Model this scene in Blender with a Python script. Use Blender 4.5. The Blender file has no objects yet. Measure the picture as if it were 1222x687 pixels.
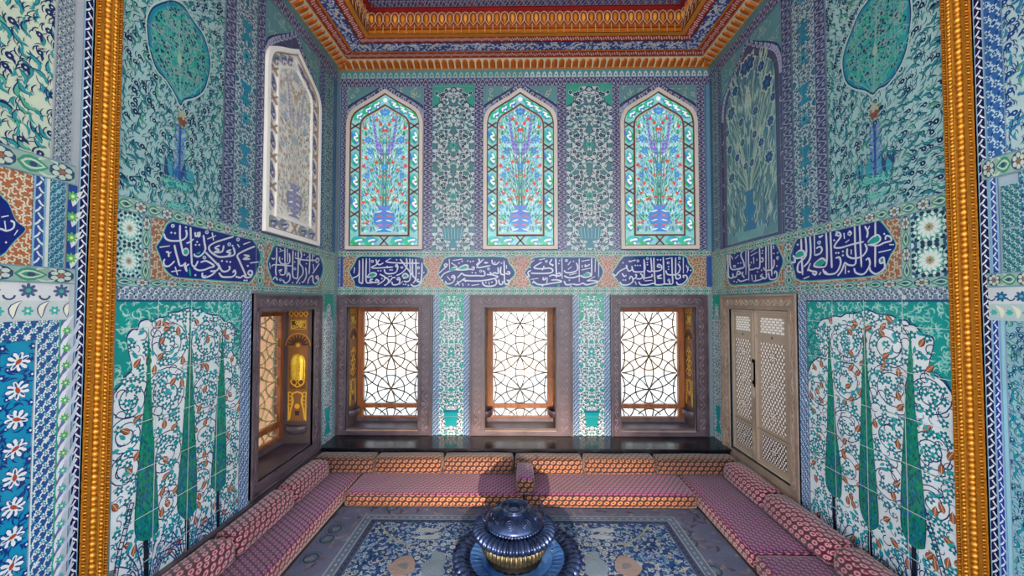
import bpy, math, random
from mathutils import Vector, Matrix, noise
pi = math.pi
sin, cos, sqrt = math.sin, math.cos, math.sqrt
scene = bpy.context.scene
COL = scene.collection

# ------------------------------------------------------------------ camera
FPX = 465.0
IW, IH = 1222.0, 687.0
VX, VY = 617.0, 360.0            # where lines running into the room vanish
CH = 1.9                          # lens height above the floor
PITCH = math.radians(1.6)
PPY = VY - FPX*math.tan(PITCH)
YAW = math.atan((VX-IW/2)*cos(PITCH)/FPX)
FWD = Vector((-sin(YAW)*cos(PITCH), cos(YAW)*cos(PITCH), sin(PITCH)))
RGT = Vector((cos(YAW), sin(YAW), 0))
UPV = RGT.cross(FWD)
CAM = Vector((0, 0, CH))
def ray(px, py):
    return FWD + RGT*((px-IW/2)/FPX) + UPV*((PPY-py)/FPX)
cam = bpy.data.cameras.new('camera'); cam_o = bpy.data.objects.new('camera', cam); COL.objects.link(cam_o)
cam.sensor_fit = 'HORIZONTAL'; cam.sensor_width = 36.0; cam.lens = FPX/IW*36.0
cam.shift_y = (PPY-IH/2)/IW
cam.clip_start = 0.05; cam.clip_end = 200
R3 = Matrix((RGT, UPV, -FWD)).transposed()
cam_o.matrix_world = Matrix.Translation(CAM) @ R3.to_4x4()
scene.camera = cam_o

D = 4.667                         # back wall
XL, XR = -2.158, 2.318            # side walls
YF = 1.45                         # near end of the side walls

def on_back(px, py):
    r = ray(px, py); t = D/r.y; return (r.x*t, CH+r.z*t)
def on_left(px, py):
    r = ray(px, py); t = XL/r.x; return (r.y*t, CH+r.z*t)
def on_right(px, py):
    r = ray(px, py); t = XR/r.x; return (r.y*t, CH+r.z*t)
def on_floor(px, py, z=0.0):
    r = ray(px, py); t = (z-CH)/r.z; return (r.x*t, r.y*t)

# ------------------------------------------------------------------ colours and materials
def lin(c):
    return c/12.92 if c <= 0.04045 else ((c+0.055)/1.055)**2.4
_hc = {}
def hx(s):
    if isinstance(s, tuple): return s
    if s not in _hc:
        _hc[s] = tuple(lin(int(s[i:i+2], 16)/255) for i in (0, 2, 4))
    return _hc[s]

def new_mat(name):
    m = bpy.data.materials.new(name); m.use_nodes = True
    nt = m.node_tree; nt.nodes.clear()
    out = nt.nodes.new('ShaderNodeOutputMaterial')
    return m, nt, out
def N(nt, t, **kw):
    n = nt.nodes.new(t)
    for k, v in kw.items():
        if k.startswith('i_'):
            n.inputs[k[2:].replace('_', ' ')].default_value = v
        else: setattr(n, k, v)
    return n
def L(nt, a, b): nt.links.new(a, b)
def math_n(nt, op, a, b=None):
    n = nt.nodes.new('ShaderNodeMath'); n.operation = op
    for i, v in enumerate((a, b)):
        if v is None: continue
        if hasattr(v, 'is_linked') or hasattr(v, 'links'): L(nt, v, n.inputs[i])
        else: n.inputs[i].default_value = v
    return n.outputs[0]
def mixc(nt, fac, a, b, mode='MIX'):
    n = nt.nodes.new('ShaderNodeMix'); n.data_type = 'RGBA'; n.blend_type = mode
    for sock, v in ((n.inputs[0], fac), (n.inputs[6], a), (n.inputs[7], b)):
        if hasattr(v, 'links'): L(nt, v, sock)
        elif isinstance(v, (int, float)): sock.default_value = v
        else: sock.default_value = (*hx(v), 1)
    return n.outputs[2]
def noise_n(nt, scale, detail=4, rough=0.5, vec=None):
    n = nt.nodes.new('ShaderNodeTexNoise'); n.inputs['Scale'].default_value = scale
    n.inputs['Detail'].default_value = detail; n.inputs['Roughness'].default_value = rough
    if vec is None:
        tc = nt.nodes.new('ShaderNodeTexCoord'); vec = tc.outputs['Object']
    L(nt, vec, n.inputs['Vector']); return n
def ramp(nt, fac, stops):
    n = nt.nodes.new('ShaderNodeValToRGB'); cr = n.color_ramp
    while len(cr.elements) < len(stops): cr.elements.new(0.5)
    for e, (p, c) in zip(cr.elements, stops):
        e.position = p; e.color = (*hx(c), 1) if not isinstance(c, (int, float)) else (c, c, c, 1)
    L(nt, fac, n.inputs[0]); return n.outputs[0]

def painted(name, rough=0.2, metal=0.0, spec=0.5, var=0.25, bump=0.15, bscale=18, coat=0.0, vscale=2.5, sat=1.0):
    """surface whose colour is the painted decoration stored on the mesh, worn a little by noise"""
    m, nt, out = new_mat(name)
    b = N(nt, 'ShaderNodeBsdfPrincipled')
    at = N(nt, 'ShaderNodeAttribute', attribute_name='paint')
    nz = noise_n(nt, vscale, 6, 0.65)
    v = ramp(nt, nz.outputs[0], [(0.3, 1-var), (0.7, 1.0+0.0)])
    c = mixc(nt, 1.0, at.outputs['Color'], v, 'MULTIPLY')
    L(nt, c, b.inputs['Base Color'])
    nz2 = noise_n(nt, bscale, 5, 0.6)
    r = ramp(nt, nz2.outputs[0], [(0.3, rough*0.7), (0.75, min(1, rough*1.7))])
    L(nt, r, b.inputs['Roughness'])
    b.inputs['Metallic'].default_value = metal
    b.inputs['Specular IOR Level'].default_value = spec
    if coat: b.inputs['Coat Weight'].default_value = coat; b.inputs['Coat Roughness'].default_value = 0.1
    if bump:
        bp = N(nt, 'ShaderNodeBump'); bp.inputs['Strength'].default_value = bump; bp.inputs['Distance'].default_value = 0.02
        L(nt, nz2.outputs[0], bp.inputs['Height']); L(nt, bp.outputs[0], b.inputs['Normal'])
    L(nt, b.outputs[0], out.inputs[0]); return m

def simple(name, c1, c2=None, rough=0.5, metal=0.0, scale=8, bump=0.2, spec=0.5, stretch=(1, 1, 1), lo=0.35, hi=0.65, bdist=0.01, detail=6):
    m, nt, out = new_mat(name)
    b = N(nt, 'ShaderNodeBsdfPrincipled')
    tc = N(nt, 'ShaderNodeTexCoord'); mp = N(nt, 'ShaderNodeMapping'); mp.inputs['Scale'].default_value = stretch
    L(nt, tc.outputs['Object'], mp.inputs[0])
    nz = noise_n(nt, scale, detail, 0.6, mp.outputs[0])
    L(nt, ramp(nt, nz.outputs[0], [(lo, c1), (hi, c2 or c1)]), b.inputs['Base Color'])
    L(nt, ramp(nt, nz.outputs[0], [(0.3, rough*0.8), (0.7, min(1, rough*1.25))]), b.inputs['Roughness'])
    b.inputs['Metallic'].default_value = metal; b.inputs['Specular IOR Level'].default_value = spec
    if bump:
        bp = N(nt, 'ShaderNodeBump'); bp.inputs['Strength'].default_value = bump; bp.inputs['Distance'].default_value = bdist
        L(nt, nz.outputs[0], bp.inputs['Height']); L(nt, bp.outputs[0], b.inputs['Normal'])
    L(nt, b.outputs[0], out.inputs[0]); return m

# ------------------------------------------------------------------ polygon clipping
def clip_rect(pts, r):
    x0, y0, x1, y1 = r
    for ax, lim, keep_gt in ((0, x0, True), (0, x1, False), (1, y0, True), (1, y1, False)):
        if not pts: return pts
        if keep_gt:
            if min(p[ax] for p in pts) >= lim: continue
        else:
            if max(p[ax] for p in pts) <= lim: continue
        out = []
        n = len(pts)
        for i in range(n):
            a, b = pts[i-1], pts[i]
            ia = (a[ax] >= lim) if keep_gt else (a[ax] <= lim)
            ib = (b[ax] >= lim) if keep_gt else (b[ax] <= lim)
            if ia != ib:
                t = (lim-a[ax])/(b[ax]-a[ax])
                q = [0, 0]; q[ax] = lim; q[1-ax] = a[1-ax]+(b[1-ax]-a[1-ax])*t
                out.append(tuple(q))
            if ib: out.append(b)
        pts = out
    return pts

class MB:
    """collects faces with a paint colour and a material slot; build() links ONE mesh"""
    def __init__(s, *mats): s.v = []; s.f = []; s.c = []; s.m = []; s.mats = list(mats); s.sm = []; s.uv = None
    def face(s, pts, col='FFFFFF', m=0, smooth=False):
        b = len(s.v); s.v.extend(pts); s.f.append(tuple(range(b, b+len(pts)))); s.c.append(hx(col)); s.m.append(m); s.sm.append(smooth)
    def grid(s, rows, col='FFFFFF', m=0, closed=False, smooth=True, colf=None):
        """rows of equal length point lists, shared vertices"""
        b = len(s.v); n = len(rows[0])
        for r in rows: s.v.extend(r)
        for i in range(len(rows)-1):
            for j in range(n if closed else n-1):
                k = (j+1) % n
                s.f.append((b+i*n+j, b+i*n+k, b+(i+1)*n+k, b+(i+1)*n+j)); s.c.append(hx(colf(i, j) if colf else col)); s.m.append(m); s.sm.append(smooth)
    def box(s, x0, x1, y0, y1, z0, z1, col='FFFFFF', m=0):
        if x0 > x1: x0, x1 = x1, x0
        if y0 > y1: y0, y1 = y1, y0
        if z0 > z1: z0, z1 = z1, z0
        b = len(s.v)
        s.v.extend([(x0,y0,z0),(x1,y0,z0),(x1,y1,z0),(x0,y1,z0),(x0,y0,z1),(x1,y0,z1),(x1,y1,z1),(x0,y1,z1)])
        for q in ((0,3,2,1),(4,5,6,7),(0,1,5,4),(1,2,6,5),(2,3,7,6),(3,0,4,7)):
            s.f.append(tuple(b+i for i in q)); s.c.append(hx(col)); s.m.append(m); s.sm.append(False)
    def tube(s, pts, r, n=6, col='FFFFFF', m=0, caps=True):
        pts = [Vector(p) for p in pts]
        rr = r if isinstance(r, (list, tuple)) else [r]*len(pts)
        rows = []; up = None
        for i, p in enumerate(pts):
            t = (pts[min(i+1, len(pts)-1)]-pts[max(i-1, 0)]).normalized()
            if up is None: up = Vector((0,0,1)) if abs(t.z) < 0.9 else Vector((1,0,0))
            a = t.cross(up).normalized(); bb = a.cross(t).normalized(); up = bb
            rows.append([tuple(p+a*cos(2*pi*k/n)*rr[i]+bb*sin(2*pi*k/n)*rr[i]) for k in range(n)])
        s.grid(rows, col, m, True)
        if caps: s.face(rows[0], col, m); s.face(rows[-1][::-1], col, m)
    def ell(s, c, ax, nu=8, nv=5, col='FFFFFF', m=0):
        """ellipsoid from centre and three half-axis vectors"""
        c = Vector(c); A, B, C = (Vector(a) for a in ax)
        rows = []
        for i in range(nv+1):
            th = pi*i/nv
            rows.append([tuple(c + C*cos(th) + (A*cos(2*pi*k/nu)+B*sin(2*pi*k/nu))*max(sin(th), 0.02)) for k in range(nu)])
        s.grid(rows, col, m, True)
    def lathe(s, prof, n=48, c=(0,0,0), col='FFFFFF', m=0, flutes=0, colf=None, smooth=True):
        """prof: (r, z, amp) ; amp = flute depth"""
        rows = []
        for p in prof:
            r, z = p[0], p[1]; amp = p[2] if len(p) > 2 else 0
            row = []
            for k in range(n):
                th = 2*pi*k/n
                f = (abs(sin(flutes*th/2))**0.7 - 1)*amp if flutes and amp else 0
                row.append((c[0]+(r+f)*cos(th), c[1]+(r+f)*sin(th), c[2]+z+(p[3]*(abs(sin(flutes*th/2))**0.7-1) if len(p) > 3 else 0)))
            rows.append(row)
        s.grid(rows, col, m, True, smooth, colf)
    def build(s, name, parent=None, loc=None, kind=None):
        me = bpy.data.meshes.new(name)
        me.from_pydata([tuple(v) for v in s.v], [], s.f)
        for m in s.mats: me.materials.append(m)
        me.polygons.foreach_set('material_index', s.m)
        me.polygons.foreach_set('use_smooth', s.sm)
        at = me.attributes.new('paint', 'FLOAT_COLOR', 'CORNER')
        arr = []
        for f, c in zip(s.f, s.c): arr.extend((c[0], c[1], c[2], 1.0)*len(f))
        at.data.foreach_set('color', arr)
        if s.uv:
            u = me.uv_layers.new(name='UVMap'); u.data.foreach_set('uv', s.uv)
        me.update()
        o = bpy.data.objects.new(name, me); COL.objects.link(o)
        if parent: o.parent = parent
        if loc: o.location = loc
        if kind: o['kind'] = kind
        return o

class Canvas:
    """draws painted shapes on a plane: point = O + U*u + V*v + Nn*offset"""
    LAY = 0.0006
    def __init__(s, mb, O, U, V, Nn, m=0):
        s.mb = mb; s.O = Vector(O); s.U = Vector(U); s.V = Vector(V); s.N = Vector(Nn); s.m = m
        s.flip = s.U.cross(s.V).dot(s.N) < 0; s.clip = None; s.xf = None
        s.k = 0
    def P(s, u, v, h=0.0):
        return (s.O.x+s.U.x*u+s.V.x*v+s.N.x*h, s.O.y+s.U.y*u+s.V.y*v+s.N.y*h, s.O.z+s.U.z*u+s.V.z*v+s.N.z*h)
    def poly(s, pts, col, lay=1.0):
        if s.xf: pts = [s.xf(p) for p in pts]
        if s.clip: pts = clip_rect(pts, s.clip)
        n = len(pts)
        if n < 3: return
        a = sum(pts[i-1][0]*pts[i][1]-pts[i][0]*pts[i-1][1] for i in range(n))
        if abs(a) < 1e-9: return
        if (a < 0) != s.flip: pts = pts[::-1]
        s.k = (s.k+1) % 29; h = lay*s.LAY+s.k*1.0e-6
        s.mb.face([s.P(p[0], p[1], h) for p in pts], col, s.m)
    def rect(s, u0, v0, u1, v1, col, lay=1.0): s.poly([(u0,v0),(u1,v0),(u1,v1),(u0,v1)], col, lay)
    def line(s, pts, w, col, lay=2.0, taper=0, closed=False):
        n = len(pts)
        if n < 2: return
        Lp, Rp = [], []
        for i in range(n):
            if closed: a, b = pts[i-1], pts[(i+1) % n]
            else: a, b = pts[max(i-1, 0)], pts[min(i+1, n-1)]
            dx, dy = b[0]-a[0], b[1]-a[1]; l = sqrt(dx*dx+dy*dy) or 1
            ww = w/2
            if taper: t = i/(n-1); ww *= (1-t*taper) if taper > 0 else max(0.12, sin(pi*min(max(t, 0.03), 0.97)))
            Lp.append((pts[i][0]-dy/l*ww, pts[i][1]+dx/l*ww)); Rp.append((pts[i][0]+dy/l*ww, pts[i][1]-dx/l*ww))
        for i in range(n if closed else n-1):
            j = (i+1) % n
            s.poly([Lp[i], Lp[j], Rp[j], Rp[i]], col, lay)
    def disc(s, x, y, r, col, lay=3.0, n=8, ry=None):
        ry = ry or r
        s.poly([(x+r*cos(2*pi*k/n+.3), y+ry*sin(2*pi*k/n+.3)) for k in range(n)], col, lay)
    def leaf(s, x, y, a, Ln, w, col, lay=3.0, bend=0.0, n=5):
        """leaf from its base point, along angle a"""
        ca, sa = cos(a), sin(a); up, dn = [], []
        for i in range(n+1):
            t = i/n; hw = w/2*sin(pi*t**0.8); off = bend*Ln*sin(pi*t)
            px = Ln*t
            if 0 < i < n: up.append((x+px*ca-(off+hw)*sa, y+px*sa+(off+hw)*ca)); dn.append((x+px*ca-(off-hw)*sa, y+px*sa+(off-hw)*ca))
            elif i == 0: up.append((x, y))
            else: up.append((x+Ln*ca, y+Ln*sa))
        s.poly(up+dn[::-1], col, lay)
    def flower(s, x, y, r, n, col, lay=4.0, rot=0.0, core=None, deep=0.45, sx=1.0):
        pts = []
        for k in range(n*4):
            th = 2*pi*k/(n*4)+rot; rr = r*(1-deep+deep*abs(cos(n*(th-rot)/2)))
            pts.append((x+rr*cos(th)*sx, y+rr*sin(th)))
        s.poly(pts, col, lay)
        if core: s.disc(x, y, r*0.3, core, lay+0.3, 6, )
def arc(cx, cy, r, a0, a1, n=10, ry=None):
    ry = ry or r
    return [(cx+r*cos(a0+(a1-a0)*i/n), cy+ry*sin(a0+(a1-a0)*i/n)) for i in range(n+1)]
def spiral_pts(cx, cy, r0, r1, a0, turns, n=26):
    return [(cx+(r0+(r1-r0)*i/n)*cos(a0+turns*2*pi*i/n), cy+(r0+(r1-r0)*i/n)*sin(a0+turns*2*pi*i/n)) for i in range(n+1)]
def smooth_pts(p, k=3):
    if len(p) < 3: return list(p)
    out = []
    for i in range(len(p)-1):
        p0, p1, p2, p3 = p[max(i-1, 0)], p[i], p[i+1], p[min(i+2, len(p)-1)]
        for j in range(k):
            t = j/k; t2 = t*t; t3 = t2*t
            out.append(tuple(0.5*(2*p1[a]+(p2[a]-p0[a])*t+(2*p0[a]-5*p1[a]+4*p2[a]-p3[a])*t2+(3*p1[a]-p0[a]-3*p2[a]+p3[a])*t3) for a in (0, 1)))
    out.append(p[-1]); return out
def inside(x, y, poly):
    c = False; n = len(poly)
    for i in range(n):
        x1, y1 = poly[i-1]; x2, y2 = poly[i]
        if (y1 > y) != (y2 > y) and x < (x2-x1)*(y-y1)/(y2-y1)+x1: c = not c
    return c

def empty(name, loc, label=None, cat=None, group=None, kind=None, rz=0.0):
    o = bpy.data.objects.new(name, None); COL.objects.link(o); o.location = loc; o.rotation_euler = (0, 0, rz)
    o.empty_display_size = 0.1
    return tag(o, label, cat, group, kind)
def tag(o, label=None, cat=None, group=None, kind=None):
    if label: o['label'] = label
    if cat: o['category'] = cat
    if group: o['group'] = group
    if kind: o['kind'] = kind
    return o
# ------------------------------------------------------------------ materials
M_tile = painted('glazed_tile', rough=0.12, spec=0.36, var=0.2, bump=0.10, bscale=9, vscale=3.0)
M_paint = painted('painted_wood', rough=0.5, spec=0.3, var=0.2, bump=0.1)
M_lacq = painted('carved_inlay', rough=0.35, spec=0.4, var=0.15, bump=0.1)
M_gilt = painted('gilded_relief', rough=0.3, metal=0.55, var=0.2, bump=0.2, bscale=45, vscale=14)
M_plaster = painted('window_plaster', rough=0.6, spec=0.3, var=0.12, bump=0.2)
M_stone = simple('purple_grey_marble', '43363E', '64545E', rough=0.36, scale=5, bump=0.15, detail=8)
M_stoneD = simple('marble_inner_fillet', '463A42', '665860', rough=0.33, scale=6, bump=0.12)
M_buff = simple('buff_marble', '7D6A5F', 'A08B7B', rough=0.4, scale=5, bump=0.15)
M_carve = simple('carved_marble', '6E5E66', '8A7A82', rough=0.4, scale=9)
M_carveb = simple('carved_buff_marble', 'A08C7C', 'BCA897', rough=0.4, scale=9)
M_ledge = simple('black_polished_stone', '0C0D12', '1E2028', rough=0.2, scale=6, bump=0.05)
M_wood = simple('brown_window_wood', '7E4224', 'A46234', rough=0.4, scale=6, stretch=(3, 3, 0.6), bump=0.15)
M_lat = simple('lattice_wood', '4E3620', '705032', rough=0.5, scale=12)
M_latp = simple('pale_lattice_wood', 'A58C60', 'D0BA8C', rough=0.5, scale=12)
M_bronze = simple('bronze_sky_tint', '1A2542', '2E4068', rough=0.28, metal=0.75, scale=14, bump=0.15, bdist=0.004)  # bluish base colour stands in for sky reflected in the bronze
M_bronze2 = simple('worn_bronze', '34342A', '54523E', rough=0.42, metal=0.8, scale=14, bump=0.12, bdist=0.004)
M_tray = simple('tray_window_tint', '2C62B0', '5A92D8', rough=0.35, metal=0.6, scale=7, bump=0.1, bdist=0.004)  # blue is the windows' reflection, put into the metal's colour
M_iron = simple('black_iron', '040506', '0B0C0E', rough=0.6, metal=0.0, scale=20, spec=0.06)
M_floor = simple('worn_floor_boards', '3A3230', '57493F', rough=0.5, scale=4)
M_peach = simple('peach_plaster', 'C08458', 'DCA078', rough=0.8, scale=2)
M_terr = simple('pale_terrace_stone', 'E6E2D8', 'F6F3EC', rough=0.8, scale=2)
M_hallfloor = simple('pale_hall_bounce', 'B8AFA2', 'D8D0C4', rough=0.3, scale=2)  # unseen hall floor, made pale to bounce light up to the ceiling
M_carpet = painted('carpet_pile', rough=0.95, spec=0.1, var=0.45, bump=0.6, bscale=90, vscale=1.6)

def glass_mat():
    m, nt, out = new_mat('window_pane_glass')
    t = N(nt, 'ShaderNodeBsdfTransparent'); t.inputs[0].default_value = (0.71, 0.70, 0.67, 1)
    g = N(nt, 'ShaderNodeBsdfGlossy'); g.inputs['Roughness'].default_value = 0.02
    mx = N(nt, 'ShaderNodeMixShader'); mx.inputs[0].default_value = 0.06
    L(nt, t.outputs[0], mx.inputs[1]); L(nt, g.outputs[0], mx.inputs[2]); L(nt, mx.outputs[0], out.inputs[0]); return m
M_glass = glass_mat()
def lit_glass():
    """coloured glass whose own glow stands in for daylight behind it"""
    m, nt, out = new_mat('stained_glass')
    at = N(nt, 'ShaderNodeAttribute', attribute_name='paint')
    nz = noise_n(nt, 9, 3)
    v = ramp(nt, nz.outputs[0], [(0.3, 0.75), (0.7, 1.0)])
    c = mixc(nt, 1.0, at.outputs['Color'], v, 'MULTIPLY')
    e = N(nt, 'ShaderNodeEmission'); e.inputs['Strength'].default_value = 0.66; L(nt, c, e.inputs[0])  # added glow; the wall behind the glass is solid
    b = N(nt, 'ShaderNodeBsdfPrincipled'); b.inputs['Roughness'].default_value = 0.15; L(nt, mixc(nt, 0.65, c, '000000'), b.inputs['Base Color'])
    ad = N(nt, 'ShaderNodeAddShader'); L(nt, e.outputs[0], ad.inputs[0]); L(nt, b.outputs[0], ad.inputs[1]); L(nt, ad.outputs[0], out.inputs[0]); return m
M_stain = lit_glass()

def fabric(name, base, dark, cream, cw=0.062, chh=0.043, ring=(0.16, 0.33)):
    """woven silk: offset rows of cream ovals with an open middle, dark ogee lines between them"""
    m, nt, out = new_mat(name)
    b = N(nt, 'ShaderNodeBsdfPrincipled'); b.inputs['Roughness'].default_value = 0.75
    b.inputs['Sheen Weight'].default_value = 0.3
    uv = N(nt, 'ShaderNodeUVMap'); sp = N(nt, 'ShaderNodeSeparateXYZ'); L(nt, uv.outputs[0], sp.inputs[0])
    nz = noise_n(nt, 30, 2, 0.5, uv.outputs[0])
    wob = math_n(nt, 'MULTIPLY', math_n(nt, 'SUBTRACT', nz.outputs[0], 0.5), 0.16)
    v = math_n(nt, 'ADD', math_n(nt, 'DIVIDE', sp.outputs[1], chh), wob)
    row = math_n(nt, 'FLOOR', v)
    sh = math_n(nt, 'MULTIPLY', math_n(nt, 'MODULO', math_n(nt, 'ADD', row, 1000.0), 2.0), 0.5)
    u = math_n(nt, 'ADD', math_n(nt, 'ADD', math_n(nt, 'DIVIDE', sp.outputs[0], cw), sh), wob)
    lx = math_n(nt, 'SUBTRACT', math_n(nt, 'FRACT', u), 0.5); ly = math_n(nt, 'SUBTRACT', math_n(nt, 'FRACT', v), 0.5)
    # slightly tilted ellipse
    ly2 = math_n(nt, 'SUBTRACT', ly, math_n(nt, 'MULTIPLY', lx, 0.35))
    r = math_n(nt, 'SQRT', math_n(nt, 'ADD', math_n(nt, 'MULTIPLY', lx, lx), math_n(nt, 'MULTIPLY', math_n(nt, 'MULTIPLY', ly2, ly2), 1.15)))
    c = ramp(nt, r, [(0.0, dark), (0.05, dark), (0.08, base), (ring[0], base), (ring[0]+0.04, cream), (ring[1], cream), (ring[1]+0.05, base), (0.44, base), (0.49, dark), (0.62, dark)])
    nz3 = noise_n(nt, 3, 5)
    c2 = mixc(nt, 1.0, c, ramp(nt, nz3.outputs[0], [(0.3, 0.62), (0.7, 1.0)]), 'MULTIPLY')
    L(nt, c2, b.inputs['Base Color'])
    nz4 = noise_n(nt, 160, 3); bp = N(nt, 'ShaderNodeBump'); bp.inputs['Strength'].default_value = 0.35; bp.inputs['Distance'].default_value = 0.004
    L(nt, nz4.outputs[0], bp.inputs['Height']); L(nt, bp.outputs[0], b.inputs['Normal'])
    L(nt, b.outputs[0], out.inputs[0]); return m
M_fab = fabric('figured_silk', '62101F', '100306', 'A4774C')
M_fab2 = fabric('figured_silk_side', 'A80E44', '28061A', 'CFA4A8')
M_cooltop = fabric('figured_silk_cool_top', '7C0850', '1A0614', 'B060A0', cw=0.052, chh=0.036)  # for upward faces: cool window light put into the silk as purple
# ------------------------------------------------------------------ tile patterns (all drawn in metres on the wall)
class With:
    def __init__(s, c, rect, xf=None): s.c = c; s.r = rect; s.xf = xf
    def __enter__(s): s.o = (s.c.clip, s.c.xf); s.c.clip = s.r; s.c.xf = s.xf; return s.c
    def __exit__(s, *a): s.c.clip, s.c.xf = s.o

def saz(c, rect, step, seed, base, leafc, dark, dot, pale, ang=2.2, avoid=None, lay=2, green='4E9E86', swirl=0.8):
    """pale ground crowded with curved teal leaves, dark stems and ringed buds"""
    rnd = random.Random(seed); x0, y0, x1, y1 = rect
    with With(c, rect):
        c.rect(x0, y0, x1, y1, base, lay-1)
        i = 0; y = y0; row = 0
        while y < y1+step:
            x = x0 + (row % 2)*step*0.5
            while x < x1+step:
                i += 1
                px = x+rnd.uniform(-.25, .25)*step; py = y+rnd.uniform(-.25, .25)*step
                x += step
                if avoid and avoid(px, py): continue
                a = ang+swirl*sin(px*3.1+seed)+swirl*0.6*cos(py*2.3)+rnd.uniform(-.5, .5)
                q = rnd.random(); l = lay+(i % 18)*0.12
                for _ in (0, 1):
                    a2 = a+rnd.uniform(-.6, .6); c.line(arc(px+rnd.uniform(-.5, .5)*step, py+rnd.uniform(-.5, .5)*step, step*.8, a2, a2+1.1, 4), step*.09, dark, l-.06, taper=-1)
                Ln = step*rnd.uniform(1.15, 1.7); w = step*rnd.uniform(.30, .46); bd = rnd.choice((-.22, .22))
                if q < 0.50:
                    c.leaf(px, py, a, Ln*1.08, w*1.35, dark, l, bd)
                    c.leaf(px, py, a, Ln, w, leafc if rnd.random() < .8 else green, l+.05, bd)
                    c.leaf(px+step*.3*cos(a), py+step*.3*sin(a), a, Ln*.4, w*.3, pale, l+.1, bd)
                elif q < 0.80:
                    r = step*rnd.uniform(.26, .38)
                    c.line(arc(px, py, step*.55, a, a+1.5, 4), step*.1, dark, l)
                    c.leaf(px, py, a+pi, step*.75, step*.28, dark, l+.02, .15)
                    c.disc(px, py, r, dark, l+.05); c.disc(px, py, r*.62, dot, l+.1); c.disc(px, py, r*.28, pale, l+.14, 6)
                else:
                    c.line(arc(px, py, step*.5, a, a+2.3, 5), step*.13, dark, l, taper=-1)
                    c.leaf(px, py, a-.6, Ln*.8, w*.7, leafc, l+.03, -bd)
            y += step*0.87; row += 1

def mirror_arab(c, rect, step, seed, bg, white, dark, teal, outline='26466A'):
    """white leaves and blossoms mirrored about the middle on a coloured ground"""
    rnd = random.Random(seed); x0, y0, x1, y1 = rect; mx = (x0+x1)/2
    c.rect(x0, y0, x1, y1, bg, 1)
    for sg in (1, -1):
        rnd = random.Random(seed)
        def xf(p): return (mx+sg*p[0], p[1])
        hw = (x1-x0)/2
        with With(c, rect, xf):
            y = y0; i = 0; row = 0
            while y < y1:
                x = step*.25+(row % 2)*step*.5
                while x < hw:
                    i += 1; l = 2+(i % 16)*.12
                    a = rnd.uniform(.7, 2.4) if row % 4 < 2 else rnd.uniform(-2.4, -.7)
                    Ln = step*rnd.uniform(1.05, 1.5); w = step*rnd.uniform(.46, .62); bd = rnd.choice((-.28, .28))
                    c.leaf(x, y, a, Ln*1.1, w*1.3, outline, l, bd); c.leaf(x, y, a, Ln, w, white, l+.05, bd)
                    if rnd.random() < .55:
                        r = step*.22; xx = x+step*.35; yy = y+step*.3
                        c.disc(xx, yy, r*1.35, white, l+.6); c.disc(xx, yy, r, dark, l+.64); c.disc(xx, yy, r*.35, teal, l+.68, 6)
                    x += step
                y += step*.8; row += 1

def rumi(c, rect, bg, white, dark, teal, outline='22386A', seed=1, thick=1.0):
    """pairs of white foliate spirals with navy berries, mirrored about the middle"""
    x0, y0, x1, y1 = rect; mx = (x0+x1)/2; hw = (x1-x0)/2
    c.rect(x0, y0, x1, y1, bg, 1)
    r = hw*.46; P = r*2.05; n = max(1, round((y1-y0)/P)); P = (y1-y0)/n
    for sg in (1, -1):
        rnd = random.Random(seed)
        with With(c, rect, lambda p: (mx+sg*p[0], p[1])):
            for j in range(n):
                cy = y0+(j+.5)*P; cx = hw*.50; up = 1 if j % 2 else -1; lw = .014*thick
                # loose leaves behind
                for k in range(20):
                    a = rnd.uniform(0, 6.3); px, py = rnd.uniform(.02*hw, hw*.96), cy+rnd.uniform(-.5, .5)*P
                    c.leaf(px, py, a, r*.62, r*.3, outline, 2+k*.1, .25); c.leaf(px, py, a, r*.55, r*.22, white, 2.05+k*.1, .25)
                sp = spiral_pts(cx, cy, r*.95, r*.28, -up*pi*.5, up*1.35, 26)
                c.line(sp, lw+.010, outline, 4); c.line(sp, lw, white, 4.3)
                c.line(arc(0, cy+up*r, hw*.22, 0, pi/2*1.2, 5), lw, white, 4.2)
                for k in range(9):
                    t = k/9; i = int(t*25); q = sp[i]; a = math.atan2(q[1]-cy, q[0]-cx)+up*.9
                    Ln = r*(.66-.24*t); c.leaf(q[0], q[1], a, Ln*1.15, Ln*.80, outline, 4.6+k*.1, .22*up); c.leaf(q[0], q[1], a, Ln, Ln*.62, white, 4.65+k*.1, .22*up)
                    if k % 2 == 0:
                        bx, by = q[0]+r*.16*cos(a+1.6), q[1]+r*.16*sin(a+1.6)
                        c.disc(bx, by, r*.22, white, 5.6); c.disc(bx, by, r*.17, dark, 5.8); c.disc(bx, by, r*.05, teal, 6, 5)
                c.flower(cx, cy, r*.28, 6, white, 5.6, 0, None); c.disc(cx, cy, r*.18, dark, 5.9); c.disc(cx, cy, r*.045, teal, 6.1, 5)
                c.leaf(0, cy-up*r*.9, up*pi/2*.75, r*.6, r*.3, outline, 5); c.leaf(0, cy-up*r*.9, up*pi/2*.75, r*.54, r*.22, white, 5.1)

def strip_units(c, rect, vert, unit):
    """yield (index, xf) for each repeat unit; local x along the strip 0..1, y across -0.5..0.5, scaled"""
    x0, y0, x1, y1 = rect
    Lt = (y1-y0) if vert else (x1-x0); Wd = (x1-x0) if vert else (y1-y0)
    n = max(1, round(Lt/unit)); u = Lt/n; mid = (x0+x1)/2 if vert else (y0+y1)/2
    for i in range(n):
        if vert: yield i, (lambda p, b=y0+i*u: (mid+p[1]*Wd, b+p[0]*u))
        else: yield i, (lambda p, b=x0+i*u: (b+p[0]*u, mid+p[1]*Wd))

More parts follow.
